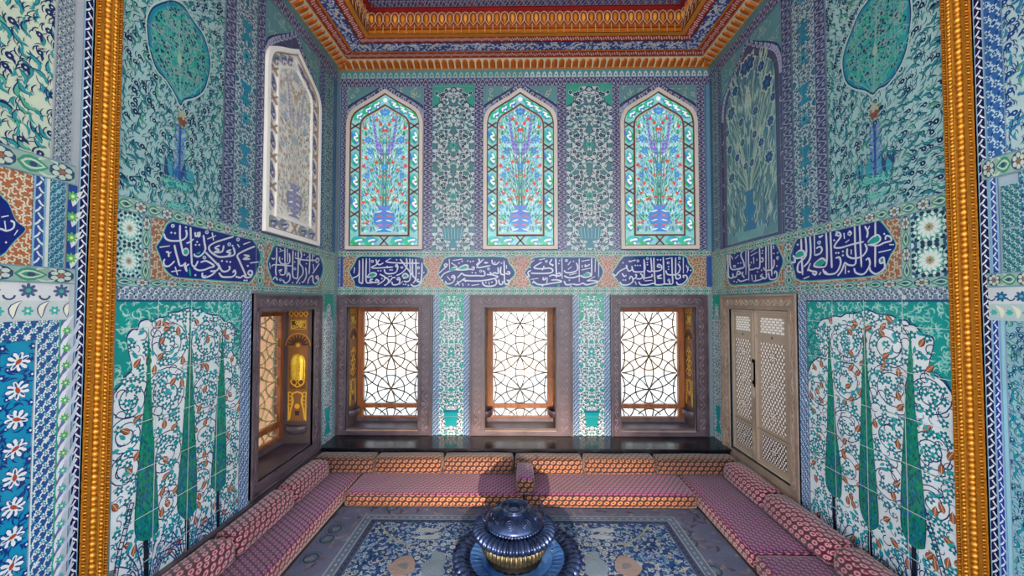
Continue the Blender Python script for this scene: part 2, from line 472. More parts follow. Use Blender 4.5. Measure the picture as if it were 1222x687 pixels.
def scroll_strip(c, rect, vert, unit, bg, fg, dot, edge=None, lay=3):
    """narrow border of small running scrolls"""
    c.rect(*rect, bg, lay)
    for i, xf in strip_units(c, rect, vert, unit):
        with With(c, rect, xf):
            s = 1 if i % 2 else -1
            c.line([(-.1, .34*s), (.2, .36*s), (.5, .0), (.8, -.36*s), (1.1, -.34*s)], .13, fg, lay+1)
            c.disc(.16, -.22*s, .15, fg, lay+1, 6); c.disc(.84, .22*s, .15, fg, lay+1, 6)
            c.disc(.5, .36*s, .1, dot, lay+1.2, 5); c.leaf(.42, -.05*s, -1.2*s, .45, .18, dot, lay+1.1)
    if edge: edge_lines(c, rect, vert, edge, lay+2)
def edge_lines(c, rect, vert, col, lay, w=.006):
    x0, y0, x1, y1 = rect
    if vert: c.rect(x0, y0, x0+w, y1, col, lay); c.rect(x1-w, y0, x1, y1, col, lay)
    else: c.rect(x0, y0, x1, y0+w, col, lay); c.rect(x0, y1-w, x1, y1, col, lay)

def chain_strip(c, rect, vert, unit, bg='0E164C', fg='D0DAE6', edge='7FA7C4', lay=3, double=False):
    """twisted white fretwork on cobalt"""
    c.rect(*rect, bg, lay)
    cols = (-.25, .25) if double else (0,)
    k = .5 if double else 1.0
    for i, xf in strip_units(c, rect, vert, unit):
        with With(c, rect, xf):
            for o in cols:
                c.line([(-.06, o-.42*k), (.20, o-.36*k), (.38, o-.10*k), (.66, o+.10*k)], .15*k, fg, lay+1)
                c.line([(.44, o+.42*k), (.70, o+.36*k), (.88, o+.10*k), (1.16, o-.10*k)], .15*k, fg, lay+1.1)
    if double:
        m = (rect[0]+rect[2])/2 if vert else (rect[1]+rect[3])/2
        if vert: c.rect(m-.003, rect[1], m+.003, rect[3], fg, lay+2)
    if edge: edge_lines(c, rect, vert, edge, lay+2, .008)

def green_band(c, rect, vert, unit, bg='8AA89C', g='3F8A72', white='B4C4B8', navy='33486C', core='94604C', lay=3, edge='6C8FA0'):
    """border of green lobed cartouches with dark rosettes between"""
    c.rect(*rect, bg, lay)
    for i, xf in strip_units(c, rect, vert, unit):
        with With(c, rect, xf):
            c.leaf(-.02, 0, .0, .54, .8, g, lay+.6, 0); c.leaf(.04, 0, 0, .42, .5, white, lay+.7); c.leaf(.09, 0, 0, .32, .3, g, lay+.8)
            c.disc(.25, 0, .07, navy, lay+.9, 8, .13)
            c.disc(.75, 0, .24, navy, lay+.6, 10, .44)
            for k in range(6):
                a = pi/6+pi*k/3; c.disc(.75+.135*cos(a), .27*sin(a), .07, white, lay+.8, 6, .13)
            c.disc(.75, 0, .07, core, lay+.9, 6, .13)
            for sx in (-1, 1):
                for sy in (-1, 1): c.leaf(.5, sy*.5, sy*(-pi/2+sx*.6)+(0 if sy > 0 else 0), .3, .1, white, lay+.7, .1*sx)
    edge_lines(c, rect, vert, edge, lay+2)

def lattice_floral(c, rect, unit, bg, line, dot, core, lay=3, edge=None):
    """all-over net of small ringed blossoms"""
    x0, y0, x1, y1 = rect; c.rect(*rect, bg, lay); i = 0
    with With(c, rect):
        y = y0+unit*.3; row = 0
        while y < y1+unit*.5:
            x = x0+(row % 2)*unit*.5
            while x < x1+unit*.5:
                i += 1
                l = lay+.5+(i % 8)*.1
                c.flower(x, y, unit*.33, 6, line, l, 0.2*i); c.disc(x, y, unit*.17, dot, l+.04, 8); c.disc(x, y, unit*.07, core, l+.06, 6)
                c.leaf(x+unit*.12, y+unit*.1, .8, unit*.6, unit*.16, line, l+.01, .25); c.leaf(x-unit*.12, y+unit*.1, 2.3, unit*.6, unit*.16, dot, l+.01, -.25)
                x += unit
            y += unit*.62; row += 1
    if edge: edge_lines(c, rect, True, edge, lay+2); edge_lines(c, rect, False, edge, lay+2)

def rust_fill(c, rect, seed=1, step=.045, bg='8F6248', fg='B8AE98', lay=2):
    rnd = random.Random(seed); x0, y0, x1, y1 = rect
    with With(c, rect):
        c.rect(*rect, bg, lay)
        y = y0; row = 0
        while y < y1+step:
            x = x0+(row % 2)*step*.5
            while x < x1+step:
                a = rnd.uniform(0, 2*pi)
                c.line(arc(x, y, step*.34, a, a+3.4, 5), step*.24, fg, lay+1+rnd.random()*.5)
                c.disc(x+step*.4*cos(a), y+step*.4*sin(a), step*.17, fg, lay+1.6, 5)
                if rnd.random() < .3: c.disc(x, y, step*.13, '3E7F86', lay+1.8, 5)
                x += step
            y += step*.8; row += 1

def rosette_tile(c, x0, y0, x1, y1, lay=3):
    """white tile with a big many-petalled star"""
    cx, cy = (x0+x1)/2, (y0+y1)/2; rx = (x1-x0)/2; ry = (y1-y0)/2
    with With(c, (x0, y0, x1, y1)):
        c.rect(x0, y0, x1, y1, '9CC0BC', lay)
        for k in range(16):
            a = 2*pi*k/16
            for rr, w, col in ((.95, .15, '1F3B57'), (.72, .12, '2F8F84')):
                c.disc(cx+rx*rr*cos(a+(.2 if rr < .9 else 0)), cy+ry*rr*sin(a+(.2 if rr < .9 else 0)), rx*w, col, lay+.5, 6)
        for k in range(12):
            a = 2*pi*k/12
            c.leaf(cx+rx*.2*cos(a), cy+ry*.2*sin(a), a, rx*.5, rx*.2, 'D3DEDA', lay+.8, .15)
            c.disc(cx+rx*.8*cos(a+.26), cy+ry*.8*sin(a+.26), rx*.1, 'D3DEDA', lay+.9, 6)
        for sx in (-1, 1):
            for sy in (-1, 1): c.disc(cx+sx*rx, cy+sy*ry, rx*.35, '2A5C7C', lay+.95, 8); c.disc(cx+sx*rx, cy+sy*ry, rx*.18, 'C7D6D2', lay+1, 6)
        c.flower(cx, cy, rx*.24, 8, 'A98C66', lay+1.1, 0, '3D6D70')

def joints(c, rect, du, dv, col='9FB0B4', w=.003, lay=11, off=(0, 0)):
    x0, y0, x1, y1 = rect
    x = x0+off[0]
    while x < x1: c.rect(x, y0, x+w, y1, col, lay); x += du
    y = y0+off[1]
    while y < y1: c.rect(x0, y, x1, y+w, col, lay+.1); y += dv

# ---------------- calligraphy, traced as pen strokes and laid on the wall tiles
def calli(c, tf, origin, sc, outline, strokes, dots=(), rings=(), fills=(), pw=2.2, lay=6, big=1.0):
    def T(p): return tf(origin[0]+p[0]/sc, origin[1]+p[1]/sc)
    o = smooth_pts(list(outline)+[outline[0]], 3)[:-1]
    cx = sum(p[0] for p in o)/len(o); cy = sum(p[1] for p in o)/len(o)
    def grow(p, k): return (cx+(p[0]-cx)*(1+k*sc/ (abs(outline[0][0]-cx)+1)), cy+(p[1]-cy)*(1+k*sc/(abs(outline[0][0]-cx)*.45+1)))
    c.poly([T(grow(p, 1.5)) for p in o], 'C2CDC4', lay-1.5)
    c.poly([T(grow(p, 1.0)) for p in o], '2D9A94', lay-1.0)
    c.poly([T(p) for p in o], '131F72', lay-.5)
    for f in fills: c.poly([T(p) for p in smooth_pts(list(f)+[f[0]], 2)[:-1]], '159A8C', lay+1.6)
    W = pw*sc
    k = 0
    for s in strokes:
        k += 1
        s = smooth_pts(s, 4); n = len(s); l = lay+.3+(k % 10)*.1
        Lp, Rp = [], []
        for i in range(n):
            a, b = s[max(i-1, 0)], s[min(i+1, n-1)]; dx, dy = b[0]-a[0], b[1]-a[1]; d = sqrt(dx*dx+dy*dy) or 1
            # reed pen held at an angle: strokes along 45 degrees are thinner
            th = math.atan2(-dy, dx); w = W*(.50+.18*abs(sin(th-.7)))*(.55 if i == n-1 else 1)*(.7 if i == 0 else 1)/1.0
            Lp.append((s[i][0]-dy/d*w/1.35, s[i][1]+dx/d*w/1.35)); Rp.append((s[i][0]+dy/d*w/1.35, s[i][1]-dx/d*w/1.35))
        for i in range(n-1): c.poly([T(Lp[i]), T(Lp[i+1]), T(Rp[i+1]), T(Rp[i])], 'C6CCD8', l)
    for d in dots:
        r = W*.62; c.poly([T((d[0], d[1]-r)), T((d[0]+r, d[1])), T((d[0], d[1]+r)), T((d[0]-r, d[1]))], 'C6CCD8', lay+1.4)
    for d in rings:
        r = W*1.0
        c.poly([T((d[0]+r*cos(a*.785), d[1]+r*sin(a*.785))) for a in range(8)], 'B9C8D2', lay+1.4)
        c.poly([T((d[0]+r*.45*cos(a*.785), d[1]+r*.45*sin(a*.785))) for a in range(8)], '1F5E92', lay+1.5)
def PS(s):
    out = []
    for st in s.strip().split(';'):
        v = [float(q) for q in st.replace(',', ' ').split()]
        if v: out.append([(v[i], v[i+1]) for i in range(0, len(v), 2)])
    return out
def P1(s): return PS(s)[0]
def PD(s): return [p for st in PS(s) for p in st]
CALLI = {}
CALLI['A'] = dict(wall='L', origin=(180,260), sc=8.585, pw=2.3,
 outline=P1('50 295 110 205 150 90 200 48 300 50 560 115 800 175 990 205 1060 265 1105 350 1110 430 1075 540 1010 645 940 652 600 630 300 607 210 585 130 500 90 390'),
 strokes=PS('''125 160 140 205 180 230 240 235 300 230 345 205 360 165 350 120; 290 70 290 200 310 310 322 370; 322 370 355 380 375 350 360 315 335 320 322 350;
 398 95 402 230 405 350 412 480; 430 215 390 245 355 260; 445 145 450 185 470 180 472 145 475 185 490 185 492 140;
 530 175 540 250 550 320 520 370 480 395 440 385 440 365; 570 215 660 180; 840 190 740 220 650 250 590 290 600 340 680 395 760 395 840 380 850 340 835 300;
 700 280 650 305 690 330 640 350 720 345 740 280; 815 325 770 345 810 360 780 385; 80 300 185 285; 232 275 250 360 270 430 285 490; 235 440 180 490 135 490 120 450 135 420;
 285 490 320 485 345 460 340 500 360 545 350 500 385 470; 412 480 440 500 460 470 475 440; 430 510 480 535 540 530 590 510 640 490 560 440 500 455;
 550 350 600 400 650 450 690 500 660 540 600 545; 520 560 520 600 550 610 620 580 660 540; 200 550 300 535; 240 500 265 585; 145 350 170 350 175 400; 200 350 175 365;
 680 460 720 540 770 545 800 520 795 490; 690 560 720 600 780 605 830 600 860 570 850 535 830 560; 1060 290 960 330 880 380 900 440 940 530 970 600;
 940 270 1010 245; 945 380 1000 390 940 420 1010 420; 860 600 910 610 940 590 970 610 1020 600 1030 550 1000 540 990 570 1020 590; 1010 460 1100 450; 510 600 560 590; 620 150 635 230; 880 270 900 300'''),
 dots=PD('200 150; 238 155; 450 275; 487 275; 465 245; 720 440; 770 445; 805 450; 985 490; 447 585; 950 640; 975 640; 350 95; 830 285'), rings=PD('215 80; 565 145; 540 405; 885 220; 795 270'),
 fills=PS('330 325 360 320 372 350 355 372 330 368; 385 500 400 540 400 600 380 560; 500 340 490 370 455 365'))
CALLI['B'] = dict(wall='L', origin=(316,288), sc=12.27, pw=1.7,
 outline=P1('38 320 90 170 160 62 330 95 560 140 700 165 790 220 840 400 790 560 720 640 400 630 150 610 90 500 60 420'),
 strokes=PS('''165 85 165 250 150 420 160 500; 285 100 285 250 290 450 260 490 210 480; 320 110 325 300; 350 170 355 300 300 330 230 320 205 270 210 220; 200 150 270 130; 210 100 240 140;
 405 130 400 300 400 500 440 540; 480 140 480 350 470 530 440 540; 430 240 560 270 740 275; 740 275 760 240 785 270 760 310 735 280; 515 140 530 210 500 310 545 380 550 470 500 540 450 620;
 650 160 650 300 640 480; 690 170 690 300; 600 250 640 210; 590 380 600 500 560 590 530 590; 790 320 740 400 690 470; 620 620 640 540 690 500 700 590 740 620 780 560 760 500 740 530 775 555;
 255 560 290 610 350 570 360 500 340 460 330 500; 110 560 140 520 180 560; 190 430 240 410 200 460; 60 310 70 400; 100 370 130 340 400 360; 90 240 120 260 140 240; 310 360 315 520; 440 160 440 220; 700 330 715 440'''),
 dots=PD('245 255; 400 605; 600 325; 570 195; 430 300; 715 210; 170 560; 500 610'), rings=PD('430 400; 220 560'), fills=[])
CALLI['C'] = dict(wall='B', origin=(410,300), sc=11.109, pw=1.75,
 outline=P1('85 270 150 170 210 78 400 72 1000 78 1055 165 1112 265 1055 345 1000 450 900 472 230 468 150 390'),
 strokes=PS('''212 115 212 300 210 400 235 415; 258 95 255 400 235 415; 305 90 300 380 340 415 390 410; 348 90 348 280; 120 355 190 320 212 270; 290 330 340 340 420 325 435 295 390 280 345 300 320 330;
 350 370 390 365 350 385 400 410 470 400 440 370 425 395; 480 300 550 340 530 390 450 440; 370 205 400 220 520 215 660 205; 370 205 440 170 430 100; 480 110 450 150 480 175 530 150;
 560 130 620 145 800 155 1010 155; 560 130 630 90; 540 235 560 285 610 295 690 280 720 220 710 175 690 190 720 215; 750 100 850 230 950 360; 835 90 840 200 780 280 700 320;
 880 90 885 350 840 400 800 390; 915 100 915 250 920 340; 960 100 960 350 920 420; 1040 150 1035 350 1000 440 930 460 890 430; 640 400 660 440 730 430 750 370 730 345 710 370 750 375;
 790 360 860 330 820 290 780 330 845 345; 560 340 600 380 580 430 540 450; 600 420 650 350 690 345; 740 440 790 390; 760 200 775 220 790 200; 150 210 140 290; 1000 370 975 375 985 400 1010 395'''),
 dots=PD('460 255; 495 255; 618 245; 645 245; 605 330; 632 328; 795 435; 825 435; 860 450; 510 360; 705 110; 1000 290; 1065 280; 580 200'), rings=PD('385 130; 995 215'),
 fills=PS('325 325 350 300 390 285 425 297 415 322 370 335; 785 330 815 300 850 325 830 340'))
CALLI['D'] = dict(wall='B', origin=(516,300), sc=11.109, pw=1.75,
 outline=P1('82 290 120 190 205 82 500 76 940 80 1010 160 1090 285 1020 370 940 472 600 480 260 470 170 420 110 345'),
 strokes=PS('''85 290 130 250 200 180 170 165 160 190 195 205; 225 100 230 250; 110 350 160 290 260 250 330 230 290 205 240 240; 300 240 400 245 500 235 550 240 550 205 520 215; 340 230 400 190 460 180 470 220 400 240;
 270 120 400 100; 250 150 330 200; 610 95 625 130 580 180; 680 100 590 210 770 185; 720 140 690 150 740 150; 790 110 800 160 850 170 890 130; 950 120 955 300 960 420 1000 430 1015 390 985 380;
 970 290 1020 300 1020 270 990 270; 910 200 905 290 950 310; 870 210 870 290 820 280 790 300 760 270; 720 305 800 310 870 340 740 375 600 390 450 385 400 370; 330 350 360 320 390 290 420 310 480 320 600 320 690 320 690 270 665 255;
 300 450 350 410 440 350; 170 390 200 430 270 410 300 350 280 315 255 340 295 350; 330 390 360 450; 660 400 690 450 770 460 840 440 850 390 830 370; 880 370 890 430 930 430 930 390; 520 450 620 435; 400 420 410 460;
 750 400 755 440; 980 180 985 230; 195 330 240 380'''),
 dots=PD('355 155; 395 130; 470 125; 505 135; 540 130; 915 155; 830 145; 710 410; 790 405; 480 440; 575 285; 135 380; 530 280; 440 395'), rings=PD('745 230; 640 260'),
 fills=PS('345 232 400 195 455 190 460 220 400 238; 215 250 260 220 310 215 310 238 240 260'))
CALLI['E'] = dict(wall='B', origin=(620,300), sc=11.109, pw=1.75,
 outline=P1('75 280 150 180 200 88 500 82 960 85 1030 140 1100 270 1030 400 950 460 600 468 200 460 140 370'),
 strokes=PS('''90 330 130 330 110 280 150 250 110 270; 295 140 190 210 270 230 400 220 440 250 420 280 340 290 200 290 150 285; 300 250 330 190; 390 330 440 310 480 320 540 320 530 285 500 300; 480 90 485 220 490 350;
 560 90 565 360; 430 100 400 160 450 180; 590 250 620 280 700 275 760 250 770 200 750 150; 640 180 680 130; 640 240 690 200; 790 95 790 400; 590 320 640 345 720 345 800 320 850 340 920 335 940 300 900 280 850 310;
 660 310 760 285; 820 130 930 110; 820 245 940 220; 955 90 955 300 940 330; 1005 100 1000 270; 1048 150 1048 340; 890 390 1000 330; 900 390 960 385 1040 400 940 430 880 440 840 420 780 440 700 430;
 590 390 620 440 700 430; 150 370 250 355; 180 390 230 430 300 440 380 430 430 420 560 400 490 375 420 380; 320 340 310 370 340 370 350 340; 370 350 360 430; 830 180 830 210; 860 200 900 190 930 170; 150 150 200 110; 260 110 340 95'''),
 dots=PD('320 200; 175 415; 305 455; 440 185; 520 160; 680 460; 660 380; 870 180; 715 130; 530 120; 140 210'), rings=PD('355 130; 620 120'),
 fills=PS('825 315 860 290 900 283 930 300 915 325 860 328; 505 440 530 440 525 468 508 465'))
CALLI['F'] = dict(wall='B', origin=(726,300), sc=11.109, pw=1.75,
 outline=P1('52 292 110 200 190 88 260 66 600 62 990 64 1050 160 1112 250 1060 335 980 442 600 462 200 460 130 380'),
 strokes=PS('''60 290 90 320 150 260 240 210 230 180; 240 210 270 260 310 240; 270 140 360 110; 310 190 330 260 400 270 480 250 470 100; 560 80 570 260 510 250; 600 80 605 250 620 430; 570 260 640 260 700 240 700 190 660 170 650 200 690 210;
 725 75 735 300 740 430; 760 100 830 85; 840 80 845 300 850 420 800 430; 760 250 780 300 850 310 920 290 950 220 920 160; 890 80 890 300 900 360 950 350 945 310 920 320; 990 75 992 290; 900 400 920 435 980 430 1040 370 1030 320 990 320 1000 350;
 150 400 180 440 260 440 320 400 320 350 290 330 280 370; 320 370 360 350 370 310 350 310; 370 360 430 360 450 320 420 290; 450 350 500 350 540 340 580 330 570 300; 400 400 430 440 520 440 600 420 630 440 700 440 740 430 800 430 810 390 780 380;
 480 390 580 380; 640 330 700 310 650 350 710 355; 1030 180 1060 250; 1060 200 1040 280; 180 290 210 330 240 310; 470 100 475 250 470 380; 350 395 370 440'''),
 dots=PD('275 125; 300 130; 345 120; 355 185; 385 185; 420 185; 515 145; 515 175; 650 110; 690 110; 795 200; 795 235; 940 140; 195 378; 225 378; 1090 250; 190 150'), rings=PD('390 125; 790 150; 940 90; 515 95; 800 380'), fills=[])
CALLI['G'] = dict(wall='R', origin=(862,284), sc=11.45, pw=1.75,
 outline=P1('58 400 72 300 110 200 300 140 600 82 720 75 780 180 832 310 790 440 740 560 560 610 300 622 130 628 88 530'),
 strokes=PS('''85 200 85 400 95 530 150 540 150 480; 110 220 115 380 150 430 220 420 300 400; 325 150 260 220 300 330 300 400 200 430; 330 150 330 500; 365 150 370 400 410 430 470 410 520 390 515 110; 395 190 490 130; 395 240 490 190;
 520 320 560 320 560 270 535 280; 605 80 605 400 610 540 560 550; 640 80 645 430; 675 75 680 300 685 520; 570 400 600 440 680 430 715 370 715 290; 640 470 660 560 740 550 755 480 730 450 720 490; 560 490 530 520 570 540 520 570 430 590;
 370 430 370 580; 410 500 420 580; 460 500 465 580; 220 560 260 590 360 560; 150 540 200 520 220 450 260 480 220 500; 290 460 280 500 310 540; 180 280 230 230; 130 240 150 290; 745 270 770 300; 435 260 440 350; 480 280 480 310; 710 100 712 150'''),
 dots=PD('715 210; 765 200; 755 380; 405 335; 385 370; 260 340; 225 345; 560 170; 555 205; 175 210; 490 460; 170 590; 205 600; 545 440'), rings=PD('175 385; 545 120; 765 265'), fills=[])
CALLI['H'] = dict(wall='R', origin=(940,258), sc=8.588, pw=2.3,
 outline=P1('42 440 50 370 100 250 180 190 400 140 700 80 900 38 960 60 1040 160 1112 292 1060 390 1000 520 900 600 500 637 140 652 80 560'),
 strokes=PS('''145 230 150 400 160 600; 190 205 195 400 120 480 110 560 150 575; 235 195 240 420 170 520; 280 190 285 400; 60 400 100 430 170 410 175 360 130 350 90 390; 45 470 80 470 80 430;
 210 540 250 560 300 570 290 600 260 580; 240 480 210 560; 290 400 340 380 360 340 340 310 300 330; 400 160 410 380 400 500 350 520 280 510 300 470 360 430 400 460; 445 150 455 400 460 530;
 500 160 540 170 550 210 500 280 490 320 560 320 660 290 790 260; 520 170 500 190 540 200; 585 170 590 230; 635 150 660 170 640 200; 695 90 700 300 705 480 640 500 590 470; 745 90 755 300 765 520;
 800 100 830 160 820 220; 850 100 825 150; 907 50 907 280 905 520; 830 270 870 220 930 190 960 230 930 270 850 290; 830 290 930 300 1000 270 1070 250 1060 210 1020 200 1010 240;
 620 330 620 400 680 430 770 410 820 340 800 280; 940 370 1070 340; 950 440 990 420 1000 470 1000 530 920 590 860 560 850 520; 950 440 960 480 1000 470; 810 450 840 430 850 500 790 590 710 580 690 530;
 500 430 540 420 550 490 500 580 400 590 370 540; 590 480 560 560 520 610; 600 500 600 590; 330 200 340 215 370 190; 170 640 230 615; 330 600 350 570; 390 560 430 600; 660 340 660 390; 600 270 640 240; 1050 290 1100 290'''),
 dots=PD('575 400; 575 360; 635 565; 485 245; 340 260; 505 375; 110 290; 1000 180; 530 375'), rings=PD('640 178; 330 270'),
 fills=PS('835 265 870 228 925 205 948 235 920 268 860 282; 85 392 125 358 168 368 160 405 105 420; 285 495 310 462 360 440 390 470 360 500 310 508; 960 448 985 440 990 465 965 470; 515 428 535 430 540 450'))
CALLI['I'] = dict(wall='L', origin=(0,200), sc=4.58, pw=2.2,
 outline=P1('-300 330 -250 230 -160 130 -40 130 10 170 40 200 80 290 132 335 80 390 45 430 0 475 -160 520 -260 450'),
 strokes=PS('-40 330 0 335 30 345 65 330 70 300 50 290; 0 270 40 262; 18 290 25 345; -200 300 -120 360 -60 330; -120 250 -110 400; -60 240 -60 400; -30 240 -25 300; 90 340 70 370'),
 dots=PD('25 408; -150 200; -90 200'), rings=[], fills=[])
# ------------------------------------------------------------------ room shell
def slab(name, plane, u0, u1, v0, v1, holes, th=0.45):
    """wall of real thickness with openings; plane(u, depth, v) -> xyz"""
    mb = MB(M_tile)
    us = sorted({u0, u1, *[h[0] for h in holes], *[h[2] for h in holes]}); vs = sorted({v0, v1, *[h[1] for h in holes], *[h[3] for h in holes]})
    for i in range(len(us)-1):
        for j in range(len(vs)-1):
            a, b, c_, d = us[i], us[i+1], vs[j], vs[j+1]
            m_ = ((a+b)/2, (c_+d)/2)
            if any(h[0] < m_[0] < h[2] and h[1] < m_[1] < h[3] for h in holes): continue
            p, q = plane(a, 0, c_), plane(b, th, d)
            mb.box(p[0], q[0], p[1], q[1], p[2], q[2], '7E8F96')
    return mb

def z_(dz): return CH+dz
def zb(py): return on_back(621, py)[1]       # height on the back wall of a photo row
def xb(px, py=200): return on_back(px, py)[0]
def xbl(px): return on_back(px, 440)[0]
def ul(px, py=190): return on_left(px, py)[0]
def ull(px): return on_left(px, 450)[0]
def url(px): return on_right(px, 450)[0]
#       # depth on the left wall of a photo column
def ur(px, py=190): return on_right(px, py)[0]

# openings: u0, v0, u1, v1
BW = [(xbl(414), zb(514), xbl(500), zb(366)), (xbl(578), zb(514), xbl(664), zb(366)), (xbl(740), zb(514), xbl(830), zb(366))]
KZ = (on_back(621, 81)[1]-CH)/2.80
ZTOP = CH+2.80*KZ
LW = (ull(305.5), on_left(305, 575)[1], ull(371.5), on_left(340, 370)[1])
RW = (url(945), on_right(910, 556)[1], url(873.5), on_right(907, 369.5)[1])

wall_back = slab('wall_back', lambda u, d, v: (u, D+d, v), XL-.4, XR+.4, 0, 5.2, BW).build('wall_back', kind='structure')
wall_left = slab('wall_left', lambda u, d, v: (XL-d, u, v), YF, D, 0, 5.2, [LW], .4).build('wall_left', kind='structure')
wall_right = slab('wall_right', lambda u, d, v: (XR+d, u, v), YF, D, 0, 5.2, [RW], .4).build('wall_right', kind='structure')

PUR = dict(bg='48496A', fg='9C9CB8', dot='2A2E54')
PURt = dict(bg='3E4668', fg='8C94B0', dot='24405E')
# ============ BACK WALL facing
mb = MB(M_tile); c = Canvas(mb, (0, D, 0), (1, 0, 0), (0, 0, 1), (0, -1, 0))
c.rect(XL, zb(351), XR, ZTOP, '6F86A0', .5)
# crenel row and purple row under the cornice
c.rect(XL, zb(92), XR, zb(83), '4F8C93', 1)
for i in range(62):
    x = XL+(i+.5)*(XR-XL)/62
    c.poly([(x-.03, zb(92)), (x-.018, zb(87)), (x, zb(85)), (x+.018, zb(87)), (x+.03, zb(92))], 'B8C6D4' if i > 30 else '93B0AE', 2); c.disc(x, zb(89.5), .011, '1F6F66', 3, 6)
scroll_strip(c, (XL, zb(103), XR, zb(92.5)), False, .05, edge='7C8FB8', **PUR)
# vertical bars
vb = [(407, 414), (505, 516), (566, 577), (665, 676), (731, 740), (832, 842)]
for a, b in vb: scroll_strip(c, (xb(a), zb(299), xb(b), zb(103)), True, .05, edge='7C8FB8', **PUR)
for a, b in ((401, 407), (842, 848.5)):
    c.rect(xb(a), zb(299), xb(b), zb(100), '5F8FA8', 3); edge_lines(c, (xb(a), zb(299), xb(b), zb(100)), True, '2B4D7C', 4, .01)
    c.rect(xb(a), zb(342), xb(b), zb(306), '2C4C94', 7)
WIN = [(414, 505), (577, 665), (740, 832)]
def arch_pts(u0, u1, v0, vs, vp, n=7):
    """pointed arch outline from lower left, round to lower right"""
    m = (u0+u1)/2; w = u1-u0; p = [(u0, v0), (u0, vs)]
    for fx, fy in ((.01, .12), (.045, .26), (.12, .40), (.24, .50), (.42, .62), (.70, .79), (1, 1)):
        p.append((u0+(m-u0)*fx, vs+(vp-vs)*fy))
    q = [(2*m-x, y) for x, y in p[:-1]][::-1]
    return p+q
for a, b in WIN:   # spandrels: purple arch band then teal corner
    u0, u1 = xb(a), xb(b); c.rect(u0, zb(299), u1, zb(103), '5F8E96', 1)
    with With(c, (u0, zb(299), u1, zb(103))):
        rnd = random.Random(a)
        for k in range(60):
            x, y = rnd.uniform(u0, u1), rnd.uniform(zb(135), zb(103)); c.line(arc(x, y, .022, rnd.uniform(0, 6), rnd.uniform(3, 9), 5), .009, 'B5B79A', 1.5+k*.01)
        o = arch_pts(u0-.08, u1+.08, zb(299), zb(146), zb(98)); c.poly(o, '2B3568', 2.4)
        o = arch_pts(u0-.07, u1+.07, zb(299), zb(147), zb(99)); c.poly(o, PUR['bg'], 2.5)
        for k in range(len(o)-1):
            for s in range(5):
                x = o[k][0]+(o[k+1][0]-o[k][0])*s/5; y = o[k][1]+(o[k+1][1]-o[k][1])*s/5
                if y > zb(150):
                    cxm = (u0+u1)/2; x = x+(cxm-x)*.07; y -= .035
                    c.line(arc(x, y, .022, s*2.1, s*2.1+4, 6), .012, 'A3A8C6', 3)
# teal and white panels between the windows
for a, b in ((516, 566), (676, 731)):
    r = (xb(a), zb(299), xb(b), zb(100))
    rumi(c, r, '4A7C84', 'BCC8C8', '1A2A58', '8FB0B0', seed=7)
    m = (r[0]+r[2])/2; w = r[2]-r[0]
    # turquoise head with lobed edge
    c.poly([(r[0], r[3]), (r[0], zb(128)), (m-w*.32, zb(122)), (m-w*.25, zb(112)), (m-w*.1, zb(108)), (m, zb(103.5)), (m+w*.1, zb(108)), (m+w*.25, zb(112)), (m+w*.32, zb(122)), (r[2], zb(128)), (r[2], r[3])], '3C9A88', 5)
    for sg in (-1, 1):
        c.line([(r[0] if sg < 0 else r[2], zb(128)), (m+sg*w*.32, zb(122)), (m+sg*w*.25, zb(112)), (m+sg*w*.1, zb(108)), (m, zb(103.5))], .012, '2C4A6C', 6)
        for py in (160, 214, 262):
            c.line(smooth_pts([(m, zb(py+22)), (m+sg*w*.3, zb(py+10)), (m+sg*w*.42, zb(py)), (m+sg*w*.3, zb(py-12)), (m, zb(py-22))]), .012, '3E8A86', 5.5)
    for py, cc in ((173, '3E9E96'), (234, '3E9E96')): c.flower(m, zb(py), .052, 8, cc, 7, core='2C6E80')
    c.poly([(m-w*.26, zb(272)), (m+w*.26, zb(272)), (m+w*.2, zb(286)), (m+w*.05, zb(288)), (m+w*.12, zb(296)), (m-w*.12, zb(296)), (m-w*.05, zb(288)), (m-w*.2, zb(286))], '3A7F92', 7)
    for k in range(6): c.line([(m-w*.2+k*w*.08, zb(272)), (m-w*.17+k*w*.07, zb(285))], .006, 'A8C4C4', 8)
green_band(c, (XL, zb(306), XR, zb(299)), False, .16)
rust_fill(c, (XL, zb(342), XR, zb(306)), 5, .032)
for px in (519, 623, 724): rust_fill(c, (xb(px-6), zb(342), xb(px+6), zb(306)), px, .028, 'A3655A', 'C0A89C', 5)
c.rect(XL, zb(342), XL+.06, zb(306), '2C4C94', 6); c.rect(XR-.06, zb(342), XR, zb(306), '2C4C94', 6)
lattice_floral(c, (xb(402), zb(342), xb(408), zb(306)), .03, '6C8A9A', 'A9B8C0', '2A4A80', '7C9A90', 6)
green_band(c, (XL, zb(352), XR, zb(342)), False, .10, bg='7FAEA0', g='2E7F78')
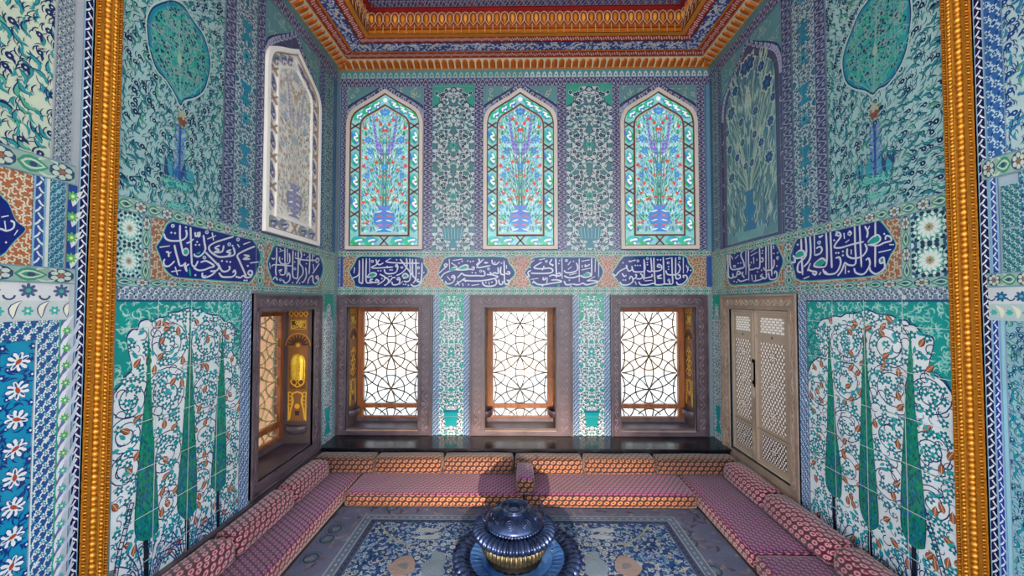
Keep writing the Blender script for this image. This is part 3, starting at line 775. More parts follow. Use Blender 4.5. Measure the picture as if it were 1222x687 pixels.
# lower piers between the windows
for a, b in ((516.5, 560.5), (683.5, 728.5)):
    r = (xbl(a), .3, xbl(b), zb(351)); e = .075
    c.rect(*r, '7FB0B8', .8)
    lattice_floral(c, (r[0], r[1], r[0]+e, r[3]), .042, '3A6494', 'C6D6E0', '1F4684', '3F9A96')
    lattice_floral(c, (r[2]-e, r[1], r[2], r[3]), .042, '3A6494', 'C6D6E0', '1F4684', '3F9A96')
    r2 = (r[0]+e, r[1], r[2]-e, r[3]); rumi(c, r2, '1E9A92', 'D6E2E2', '182C58', '8FC0C0', seed=21)
    m = (r2[0]+r2[2])/2; w = r2[2]-r2[0]
    c.poly([(r2[0], r2[3]), (r2[0], zb(385)), (m-w*.3, zb(378)), (m-w*.28, zb(366)), (m, zb(362)), (m+w*.28, zb(366)), (m+w*.3, zb(378)), (r2[2], zb(385)), (r2[2], r2[3])], '1F9D86', 5)
    for k in range(14): c.line(arc(m+(k-6.5)*w*.07, zb(357+(k % 3)*6), .018, k, k+3.5, 5), .006, '8FCCBE', 6)
    for sg in (-1, 1):
        for py in (400, 440, 480): c.line(smooth_pts([(m, zb(py+18)), (m+sg*w*.38, zb(py+6)), (m+sg*w*.4, zb(py-6)), (m, zb(py-18))]), .01, '2FA39A', 5.5)
    c.poly([(m-w*.3, zb(492)), (m+w*.3, zb(492)), (m+w*.2, zb(508)), (m-w*.2, zb(508))], '1C9AA0', 7); c.rect(m-w*.32, zb(492), m+w*.32, zb(489), '17708C', 7.5)
    joints(c, (r[0], r[1], r[2], r[3]), 9, .24, '8FB0B8', .003)
for k in 'CDEF': q = CALLI[k]; calli(c, on_back, q['origin'], q['sc'], q['outline'], q['strokes'], q['dots'], q['rings'], q['fills'], q['pw'], lay=8)
joints(c, (XL, zb(299), XR, zb(81)), .245, .245, '7F93A8', .002, 12)
mb.build('tile_facing', wall_back)

# ============ SIDE WALLS
def cyp(c, tf, pts, apex, trunk):
    """cypress traced on the wall: dark blue outline, green body, scale-like sprigs"""
    P = [tf(*p) for p in smooth_pts(pts, 3)]
    c.poly(P, '0F5560', 12)
    cx = sum(p[0] for p in P)/len(P)
    Q = [(cx+(p[0]-cx)*.9, p[1]) for p in P]; c.poly(Q, '0E7A6C', 12.3)
    u0, u1 = min(p[0] for p in Q), max(p[0] for p in Q); v0, v1 = min(p[1] for p in Q), max(p[1] for p in Q)
    st = .024; row = 0; v = v0; rnd = random.Random(int(apex*10)+3)
    while v < v1:
        u = u0+(row % 2)*st/2
        while u < u1:
            if inside(u, v, Q):
                f = (v-v0)/(v1-v0); col = rnd.choice(('12589A', '12589A', '107A62', '0C5468')) if rnd.random() > .25+f else rnd.choice(('128260', '0D7056', '1A8E6C', '0A5A54'))
                c.leaf(u, v, pi/2+rnd.uniform(-.5, .5), st*1.2, st*.5, col, 12.5+rnd.random()*.4)
            u += st
        v += st*.62; row += 1
    t0, t1 = tf(*trunk[0]), tf(*trunk[1]); c.line([t0, t1], .028, '10202E', 12.2)

def tree_panel(c, tf, fr, spirals, trees, contour, seed, flip):
    """fr = (u0, v0, u1, v1) of the panel"""
    u0, v0, u1, v1 = fr
    with With(c, fr):
        c.rect(*fr, '189490', 2)
        rnd = random.Random(seed)
        for k in range(1500):      # pale scrolls in the turquoise spandrels
            x, y = rnd.uniform(u0, u1), rnd.uniform(v0+(v1-v0)*.3, v1); a = rnd.uniform(0, 6.3)
            c.line(arc(x, y, rnd.uniform(.014, .026), a, a+2.9, 5), .010, rnd.choice(('8FCFC8', 'A4D4CC', '6FBDB8')), 2.5+(k % 20)*.05, taper=-1)
        C = [tf(*p) for p in smooth_pts(contour, 3)]
        c.poly(C, '173A6A', 5); cx, cy = (u0+u1)/2, v0+(v1-v0)*.45
        C2 = [(cx+(p[0]-cx)*.985, cy+(p[1]-cy)*.99) for p in C]; c.poly(C2, 'DAE4E8', 5.4)
        TR = [[tf(*p) for p in smooth_pts(t[0], 3)] for t in trees]
        def near_tree(x, y, m=.03):
            return any(inside(x+dx, y, T) for T in TR for dx in (-m, 0, m))
        # dark scrolling vines
        for (px, py, r, a, turns) in spirals:
            x, y = tf(px, py)
            c.line(spiral_pts(x, y, r, r*.28, a, turns, 34), .0065, '24386A', 6.5)
            c.line(arc(x, y, r*1.02, a, a-2.2, 8), .0065, '24386A', 6.5)
        # blossoms and rust leaves filling the ground
        pts = []; tries = 0; mind = .044
        while tries < 20000 and len(pts) < 1500:
            tries += 1; x, y = rnd.uniform(u0+.02, u1-.02), rnd.uniform(v0, v1)
            if not inside(x, y, C2) or near_tree(x, y, .020): continue
            if any((x-a)**2+(y-b)**2 < mind*mind for a, b in pts): continue
            pts.append((x, y))
        for k, (x, y) in enumerate(pts):
            l = 7+(k % 20)*.1; q = rnd.random()
            low = y < v0+(v1-v0)*.13
            if low and q < .8:
                a = pi/2+rnd.uniform(-.5, .5); c.leaf(x, y-.04, a, .09, .022, rnd.choice(('1D6F9A', '2390A0', '1D3F7C')), l, rnd.choice((-.2, .2)))
            elif q < .60:
                c.flower(x, y, .027, 5, '0F7886', l, rnd.uniform(0, 6), '1B3A72', .5); c.disc(x, y, .009, 'D6E0E2', l+.5, 5)
                if rnd.random() < .5: c.leaf(x+.03, y+.01, rnd.uniform(0, 6), .045, .02, '23A0A4', l+.05)
            elif q < .78:
                a = rnd.uniform(.5, 2.6); c.leaf(x, y-.03, a, .066, .036, '5B3226', l, 0); c.leaf(x, y-.028, a, .06, .027, 'A0603E', l+.05, 0); c.line([(x, y-.028), (x+.06*cos(a), y-.028+.06*sin(a))], .003, 'D9B698', l+.1)
            elif q < .9: c.line(arc(x, y, .028, q*70, q*70+4, 7), .006, '1D2F5C', l)
            else: c.leaf(x, y-.02, rnd.uniform(0, 6), .05, .024, '2A9AA0', l)
        for k in range(420):
            x, y = rnd.uniform(u0, u1), rnd.uniform(v0, v1)
            if inside(x, y, C2) and not near_tree(x, y, .0):
                a = rnd.uniform(0, 6.3); c.line(arc(x, y, rnd.uniform(.014, .03), a, a+2.6, 6), .0045, '2A4070', 6.2)
                if k % 2: c.leaf(x, y, a, .03, .013, '2A9AA8', 6.8)
        for t in trees: cyp(c, tf, *t)
        # tufts of blue-stemmed plants at the foot
        for t in trees:
            bx, by = tf(*t[2][1])
            for k in range(14):
                a = pi/2+(k-6.5)*.13; c.line(arc(bx+.25*(1 if k > 6 else -1)-.25*(1 if k > 6 else -1), by-.02, .01, 0, 1, 2), .004, '1D2F5C', 6)
                e = (bx+(k-6.5)*.045, by+.26-.012*abs(k-6.5)**1.6)
                c.line(smooth_pts([(bx+(k-6.5)*.006, by-.12), (bx+(k-6.5)*.02, by+.08), e]), .007, '25407E', 10)
                c.leaf(e[0], e[1], a-(k-6.5)*.1, .05, .022, '2788A0', 10.4)
        lad = ((156, 600), (149, 628), (141, 658), (134, 700)) if not flip else ((1101, 600), (1109, 625), (1119, 655), (1131, 700))
        for dx in (-2, 2.5): c.line([tf(x+dx, y) for x, y in lad], .006, '1D2F5C', 11)
        for k in range(12):
            t = k/11*3; i = min(2, int(t)); q = t-i; x = lad[i][0]+(lad[i+1][0]-lad[i][0])*q; y = lad[i][1]+(lad[i+1][1]-lad[i][1])*q
            c.line([tf(x-2, y), tf(x+2.5, y)], .006, '1D2F5C', 11.2)
        joints(c, fr, (u1-u0)/4, .27, 'C6D2D6', .0035, 15, ((u1-u0)/4, .13))

def medallion(c, tf, pts, vein, seed):
    P = [tf(*p) for p in smooth_pts(pts+[pts[0]], 3)][:-1]
    cx = sum(p[0] for p in P)/len(P); cy = sum(p[1] for p in P)/len(P)
    def sc(k): return [(cx+(p[0]-cx)*k, cy+(p[1]-cy)*k) for p in P]
    c.poly(sc(1.04), 'A9C6C6', 12); c.poly(P, '1B3560', 12.3); c.poly(sc(.965), '1C7C96', 12.6); c.poly(sc(.9), '2B8E94', 12.9)
    Q = sc(.86); rnd = random.Random(seed)
    u0, u1 = min(p[0] for p in Q), max(p[0] for p in Q); v0, v1 = min(p[1] for p in Q), max(p[1] for p in Q)
    for k in range(900):
        x, y = rnd.uniform(u0, u1), rnd.uniform(v0, v1)
        if inside(x, y, Q):
            q = rnd.random(); l = 13.2+(k % 20)*.04
            if q < .45: c.disc(x, y, .008, '1E3450', l, 5)
            elif q < .8: c.line(arc(x, y, .02, q*50, q*50+3, 4), .006, '7C9C9C', l)
            else: c.leaf(x, y, rnd.uniform(0, 6), .04, .016, '2FA090', l)
    b, t = tf(*vein[0]), tf(*vein[1])
    for k in range(-3, 4):
        e = (b[0]+(t[0]-b[0])+k*.07, b[1]+(t[1]-b[1])*(.62-.06*abs(k)))
        c.line(smooth_pts([b, ((b[0]+e[0])/2+k*.005, (b[1]+e[1])/2), e]), .007, '5FA09A', 14.2)
    c.line([b, t], .010, '6FA8A0', 14.4); c.leaf(b[0]+(t[0]-b[0])*.45-.0, b[1]+(t[1]-b[1])*.42, pi/2, .09, .035, '8FB0A0', 14.6)

def basin(c, tf, body, foot, stem, grass, seed):
    rnd = random.Random(seed)
    for k in range(26):
        t = rnd.random(); x, y = grass[0][0]+(grass[1][0]-grass[0][0])*t, grass[0][1]+(grass[1][1]-grass[0][1])*t
        u, v = tf(x, y); c.leaf(u, v, pi/2+rnd.uniform(-.25, .25), rnd.uniform(.07, .13), .026, rnd.choice(('1F5C98', '2F8FA0', '2F8FA0', '24406E')), 12+rnd.random())
    s0, s1 = tf(*stem[0]), tf(*stem[1]); c.line([s0, s1], .016, '2B4C94', 13)
    for k in range(7):
        t = k/7; x, y = s0[0]+(s1[0]-s0[0])*t, s0[1]+(s1[1]-s0[1])*t
        for sg in (-1, 1): c.leaf(x, y, pi/2+sg*.7, .07, .022, '5F86B8', 12.8)
    for pts, col in ((body, '1D7C86'), (foot, '227F8C')):
        P = [tf(*p) for p in pts]; c.poly(P, '17406A', 13.4); cx = sum(p[0] for p in P)/len(P); cy = sum(p[1] for p in P)/len(P)
        P = [(cx+(p[0]-cx)*.95, cy+(p[1]-cy)*.9) for p in P]; c.poly(P, col, 13.7)
        for k in range(50):
            x, y = rnd.uniform(min(p[0] for p in P), max(p[0] for p in P)), rnd.uniform(min(p[1] for p in P), max(p[1] for p in P))
            if inside(x, y, P): c.line(arc(x, y, .014, k, k+3, 4), .006, '6FB8AE', 14)

def side_wall(name, X, sgn, calls, wall):
    L_ = sgn < 0
    tf = on_left if L_ else on_right
    uf = ul if L_ else ur
    def R(pa, pb, z0, z1):
        f_ = (ull if L_ else url) if z1 < .1 and z0 < .03 else uf
        a, b = f_(pa), f_(pb)
        return (min(a, b), CH+z0, max(a, b), CH+z1)
    mb = MB(M_tile); c = Canvas(mb, (X, 0, 0), (0, 1, 0), (0, 0, 1), (-sgn, 0, 0))
    if L_:
        gl, gr = 141, 400.8      # near gold moulding, far corner
        cols = dict(field=(gl, 265), s1=(265, 278), flo=(278, 304), s2=(304, 313), s3=(380, 386), f2=(386, 397), s4=(397, 401), win=(313, 380))
        zs = dict(b0=.50, b1=.577, c0=.135, a0=.085, a1=.012)
    else:
        gl, gr = 1131.5, 848.4
        cols = dict(field=(gl, 989), s1=(989, 976), flo=(976, 948), s2=(948, 936), s3=(862, 858), f2=(858, 851), s4=(851, 848.3), win=(936, 862))
        zs = dict(b0=.515, b1=.59, c0=.14, a0=.08, a1=.012)
    top = 2.8*KZ
    c.rect(*R(gl, gr, .085, top), '7A93A4', .4)
    # --- upper register: deeper glazes, also standing in for dimmer light
    f = R(*cols['field'], zs['b1'], top-.35)
    saz(c, f, .047, 3 if L_ else 8, '98BCBE', '2A7C86', '173858', '162650', 'B4D0D2', ang=2.1 if L_ else 2.3)
    for k in ('s1', 's2', 's3'): scroll_strip(c, R(*cols[k], zs['b1'], top-.2), True, .05, edge='6C7CA0', lay=12, **PURt)
    r = R(*cols['flo'], zs['b1'], top-.2); rumi(c, r, '2C6C80', 'A4BCC0', '1A2C60', '8FB0B8', seed=31)
    m = (r[0]+r[2])/2; w = (r[2]-r[0])
    for dz in (.16, .66, 1.16, 1.66):
        c.flower(m, CH+zs['b1']+dz+.22, w*.2, 8, '2C8CA0', 8, core='20406E')
        c.poly([(m-w*.28, r[1]+dz), (m+w*.28, r[1]+dz), (m+w*.05, r[1]+dz-.09), (m+w*.3, r[1]+dz-.16), (m-w*.3, r[1]+dz-.16), (m-w*.05, r[1]+dz-.09)], '227C98', 8)
    r = R(*cols['f2'], zs['b1'], top-.2); rumi(c, r, '2C5E6C', '8FA8A8', '1A2850', '7C9C9C', seed=33)
    c.rect(*R(*cols['s4'], zs['b1'], top-.1), '3F6A8C', 4)
    scroll_strip(c, R(gl, gr, top-.2, top-.09), False, .05, edge='7C8FB8', lay=13, **PUR)
    c.rect(*R(gl, gr, top-.09, top), '4F8088', 13)
    # window bay: teal spandrels with arched purple band
    w0 = R(*cols['win'], zs['b1'], top-.2)
    c.rect(*w0, '5A8A92', 3)
    o = arch_pts(w0[0]-.02, w0[2]+.02, w0[1], CH+2.02*KZ, CH+2.60*KZ)
    with With(c, w0):
        rnd = random.Random(4)
        for k in range(160): x, y = rnd.uniform(w0[0], w0[2]), rnd.uniform(CH+1.9, w0[3]); c.line(arc(x, y, .024, k, k+3, 4), .009, '8DA69C', 3.5)
        c.poly(o, '2B3568', 4.4); m = (w0[0]+w0[2])/2
        o2 = [(m+(x-m)*.985, y-.012) for x, y in o]; c.poly(o2, PUR['bg'], 4.6)
        for k in range(len(o)-1):
            for s in range(6):
                x = o[k][0]+(o[k+1][0]-o[k][0])*s/6; y = o[k][1]+(o[k+1][1]-o[k][1])*s/6
                x = x+(m-x)*.075; y -= .03; c.line(arc(x, y, .02, s*2, s*2+4, 5), .011, 'A3A8C6', 5)
    # --- green bands and inscription frieze
    green_band(c, R(gl, gr, zs['b0'], zs['b1']), False, .17, lay=14)
    fr0, fr1 = zs['c0'], zs['b0']
    if L_:
        for j, (a, b) in enumerate(((142, 171),)):
            q = R(a, b, fr0, fr1); h2 = (q[3]-q[1])/2
            q = (ul(141), q[1], q[2], q[3]); rosette_tile(c, q[0]+.0, q[1], q[2], q[1]+h2, 4); rosette_tile(c, q[0]+.0, q[1]+h2, q[2], q[3], 4)
        green_band(c, R(171, 182, fr0, fr1), True, .18, lay=5)
        rust_fill(c, R(182, 308, fr0, fr1), 8, .036); green_band(c, R(307, 317, fr0, fr1), True, .18, lay=7)
        rust_fill(c, R(317, 386, fr0, fr1), 9, .036); lattice_floral(c, R(386, 400.8, fr0, fr1), .06, '7FA69C', 'B4C8BC', '2F7F74', 'A08868', 5)
        for k in 'AB': q = CALLI[k]; calli(c, on_left, q['origin'], q['sc'], q['outline'], q['strokes'], q['dots'], q['rings'], q['fills'], q['pw'], lay=9)
    else:
        q = R(1085, 1128, fr0, fr1); h2 = (q[3]-q[1])/2
        q = (ur(1131), q[1], q[2], q[3]); rosette_tile(c, q[0], q[1], q[2], q[1]+h2, 4); rosette_tile(c, q[0], q[1]+h2, q[2], q[3], 4)
        green_band(c, R(1085, 1073, fr0, fr1), True, .18, lay=5)
        rust_fill(c, R(1073, 944, fr0, fr1), 8, .036); green_band(c, R(945, 934, fr0, fr1), True, .18, lay=7)
        rust_fill(c, R(934, 862, fr0, fr1), 9, .036); lattice_floral(c, R(863, 848.5, fr0, fr1), .06, '7FA69C', 'B4C8BC', '2F7F74', 'A08868', 5)
        for k in 'GH': q = CALLI[k]; calli(c, on_right, q['origin'], q['sc'], q['outline'], q['strokes'], q['dots'], q['rings'], q['fills'], q['pw'], lay=9)
    green_band(c, R(gl, gr, zs['a0'], zs['c0']), False, .2, bg='86B2A4', g='2E7F78', lay=14)
    # --- lower register
    if L_: pl, pr, bl, fl = 136, 286, (286, 297.5), (382, 399.5)
    else: pl, pr, bl, fl = 1139, 965, (965, 955), (864.5, 849.5)
    lattice_floral(c, R(pl, bl[1], zs['a1'], zs['a0']), .05, '6E8498', 'CBD5DA', '24406E', '6FA6A0', 13)
    lattice_floral(c, R(*bl, -1.9, zs['a1']), .048, '4A74A8', 'D0DEE8', '1F4282', '4FA0A0', 13)
    r = R(*fl, -1.9, zs['a0']); lattice_floral(c, R(*fl, -1.9, zs['a0']), .05, '4A98A0', 'CBDCDE', '1F5282', '3F9A96', 2)
    e = (r[2]-r[0])*.2; r2 = (r[0]+e, r[1], r[2]-e, r[3]); rumi(c, r2, '1E9A92', 'D6E2E2', '182C58', '8FC0C0', seed=41)
    m = (r2[0]+r2[2])/2; w = r2[2]-r2[0]
    c.poly([(r2[0], r2[3]), (r2[0], r2[3]-.3), (m-w*.3, r2[3]-.25), (m-w*.25, r2[3]-.14), (m, r2[3]-.1), (m+w*.25, r2[3]-.14), (m+w*.3, r2[3]-.25), (r2[2], r2[3]-.3), (r2[2], r2[3])], '1F9D86', 6)
    c.poly([(m-w*.35, CH-1.2), (m+w*.35, CH-1.2), (m+w*.2, CH-1.36), (m-w*.2, CH-1.36)], '1C9AA0', 7); c.poly([(m-w*.1, CH-1.36), (m+w*.1, CH-1.36), (m+w*.4, CH-1.5), (m-w*.4, CH-1.5)], '1C9AA0', 7)
    fr = R(pl, pr, -1.9, zs['a1'])
    fr = (fr[0]-.0, fr[1], fr[2], fr[3])
    tree_panel(c, tf, fr, *calls['tree'])
    e = .012; c.rect(fr[0], fr[3]-e, fr[2], fr[3], '24507A', 12)
    # upper medallion and basin
    with With(c, f):
        medallion(c, tf, *calls['med']); basin(c, tf, *calls['basin'])
        x, y = tf(*calls['knot']); c.flower(x, y, .04, 6, '7C4434', 14); c.flower(x, y+.04, .035, 5, 'A3A690', 14.5)
    joints(c, R(gl, gr, zs['b1'], top), .26, .26, '8CA3B0', .002, 16)
    if not L_: blind_window(c, w0)
    mb.build('tile_facing', wall)

def blind_window(c, w0):
    """tile picture in the shape of the arched windows: vase with tall blue flowers"""
    u0, v0, u1, v1 = w0; m = (u0+u1)/2
    o = arch_pts(u0+.08, u1-.08, v0+.02, CH+2.0*KZ, CH+2.46*KZ)
    c.poly(o, '2A4668', 6); cy = (v0+v1)/2
    q = [(m+(x-m)*.965, cy+(y-cy)*.99) for x, y in o]; c.poly(q, '6F9296', 6.4)
    q2 = [(m+(x-m)*.93, cy+(y-cy)*.98) for x, y in o]; c.poly(q2, '5A8088', 6.6)
    rnd = random.Random(77)
    with With(c, (u0+.1, v0+.04, u1-.1, CH+2.47)):
        for sg in (-1, 1):
            rnd = random.Random(77)
            with With(c, (u0+.1, v0+.04, u1-.1, CH+2.47), lambda p: (m+sg*p[0], p[1])):
                for k in range(300):
                    t = rnd.random(); x = rnd.uniform(0, .42); y = rnd.uniform(v0+.05, CH+2.45)
                    if not inside(m+x, y, q2): continue
                    a = pi/2-x*.9+rnd.uniform(-.2, .2)
                    c.leaf(x, y, a, rnd.uniform(.08, .17), .022, rnd.choice(('9DB8AE', '9DB8AE', 'B0C2B4', '3F7C88', '2F5C7C')), 7+(k % 20)*.1, rnd.choice((-.15, .15)))
                for k in range(14):
                    ex = .02+.38*rnd.random(); ey = v0+.5+1.2*rnd.random()
                    c.line(smooth_pts([(0, v0+.45), (ex*.35, v0+.45+(ey-v0-.45)*.5), (ex, ey)]), .011, rnd.choice(('A9BCA8', '3C7884')), 9.2)
                for (x, y, r) in ((.04, 1.72, .085), (.22, 1.58, .055), (.3, 1.38, .075), (.12, 1.2, .045), (.34, 1.0, .05), (.2, .86, .045), (.31, .68, .06), (.1, .98, .04), (.38, 1.2, .04), (.05, .72, .04)):
                    c.flower(x, v0+.06+y, r*1.25, 7, 'B4C4B4', 9.6, core=None, deep=.3); c.flower(x, v0+.06+y, r, 7, '1F4678', 9.8, core='2F6C96', deep=.3)
        c.poly([(m-.09, v0+.52), (m+.09, v0+.52), (m+.03, v0+.42), (m+.1, v0+.33), (m+.03, v0+.22), (m+.11, v0+.12), (m-.11, v0+.12), (m-.03, v0+.22), (m-.1, v0+.33), (m-.03, v0+.42)], '1F6C98', 10)
        c.poly([(m-.26, v0+.14), (m+.26, v0+.14), (m+.2, v0+.04), (m-.2, v0+.04)], '6F9CA0', 9.9)

TL = dict(
 tree=([(200.6,409,.135,0,2.1),(247.7,409,.15,2,2.1),(155,478,.12,1,2.0),(199,468,.15,3,2),(246,468,.14,0,2),(199,540,.13,2,2),(150,560,.1,1,2),(242,520,.15,4,2),(277,470,.14,0,2),(276,540,.15,2,2),(199,600,.1,2,2),(237,575,.13,1,2),(150,520,.1,3,1.8),(275,410,.12,3,1.6)],
  [([(175.9,390),(178,430),(180,480),(182,520),(186,570),(188,622),(186,634),(178,642),(165,645),(159,634),(160,600),(163,560),(166.5,520),(172,470),(174.5,430)],0,[(173,640),(173,690)]),
   ([(225.4,368.5),(227.5,410),(230,470),(232,520),(234,570),(233,600),(230,612),(222,620),(214,615),(210,606),(211,575),(215,540),(217,510),(220,470),(224,410)],0,[(222,616),(222,660)]),
   ([(264.5,392),(266,430),(268,480),(269,523),(269,560),(267,577),(259,586),(251,580),(251,560),(254,530),(256,500),(259,460),(263,420)],0,[(259,584),(259,640)])],
  [(132,466),(140,462),(148,449),(156,440),(153,422),(150,402),(157,392),(163,392),(166,383),(175,380),(180,383),(188,378),(197,377),(203,372),(212,371),(218,368.5),(225,366.5),(233,368.5),(241,370),(247,373),(254,375),(262,376),(267,382),(274,384),(279.5,389),(279,402),(276.5,418),(283,428),(289,440),(294,470),(294,700),(120,790)], 11, False),
 med=([(191,3),(204,0),(217,6),(224,16),(232,28),(240,39),(246,54),(250,75),(247,94),(242,108),(232,116),(219,119.5),(214,126),(207,112),(197,96),(186,84),(179,66),(175,46),(174,24),(180,9)], [(213.5,118),(212,24)], 5),
 basin=([(192,208.5),(231,219.5),(228,231),(194,222)], [(200,240),(222,243),(226,250),(196,246)], [(212,220),(214,150)], [(194,208),(230,218)], 9),
 knot=(216,144))
TR_ = dict(
 tree=([(1011,409,.14,0,2.1),(1059,412,.16,2,2.1),(978,468,.12,1,2.0),(1011,455,.14,3,2),(1066,462,.16,0,2),(1109,470,.13,2,2),(1012,510,.12,1,2),(1063,520,.15,4,2),(1112,540,.12,0,2),(975,530,.12,2,2),(1012,560,.12,2,2),(1060,575,.13,1,2),(1113,600,.09,3,1.8),(976,410,.12,3,1.6)],
  [([(990.4,392.5),(993,430),(996,470),(1000,520),(1004,550),(1006,568),(1005,590),(1003,593.5),(995,591),(988,582),(986,568),(986.5,540),(987.6,520),(988.5,480),(989,430)],0,[(996,592),(998,650)]),
   ([(1033,376),(1036,430),(1040,480),(1043,525),(1046,560),(1049,600),(1050,618),(1049,629),(1040,632),(1033,622),(1027,604),(1026,570),(1027.5,530),(1029,470),(1031,420)],0,[(1039,630),(1042,700)]),
   ([(1087.7,392.5),(1091,440),(1094,490),(1098,535),(1103,580),(1107,625),(1106,650),(1104,655),(1094,654),(1084,645),(1076.6,628),(1076,595),(1078,540),(1081,490),(1085,430)],0,[(1092,652),(1093,720)])],
  [(1150,480),(1136,466),(1128,455),(1113,444),(1109,441),(1112,425),(1116,405),(1108,399),(1102,398),(1094,388),(1087,386),(1082,381),(1074,381),(1066,376),(1055,374),(1047,373),(1040,370),(1032.5,369),(1025,371),(1018,373),(1010,373),(1004,377),(996,376),(990,379),(982,380),(976,386),(973,393),(977,408),(979,423),(970,431),(966,440),(962,470),(962,650),(1170,830)], 12, True),
 med=([(1078,-22),(1064,-24),(1048,-14),(1036,2),(1026,16),(1016,40),(1009,60),(1006.5,76),(1010,96),(1020,105),(1033,108),(1043,113),(1050,106),(1060,101),(1074,82),(1083,60),(1087,36),(1089,14),(1086,-8)], [(1044,110),(1048,8)], 6),
 basin=([(1025,216.5),(1068,201),(1065,213),(1028,226)], [(1033,234),(1062,226),(1060,231),(1035,240)], [(1046,208),(1045,148)], [(1027,216),(1066,202)], 10),
 knot=(1045,135))
side_wall('left', XL, -1, TL, wall_left)
side_wall('right', XR, 1, TR_, wall_right)

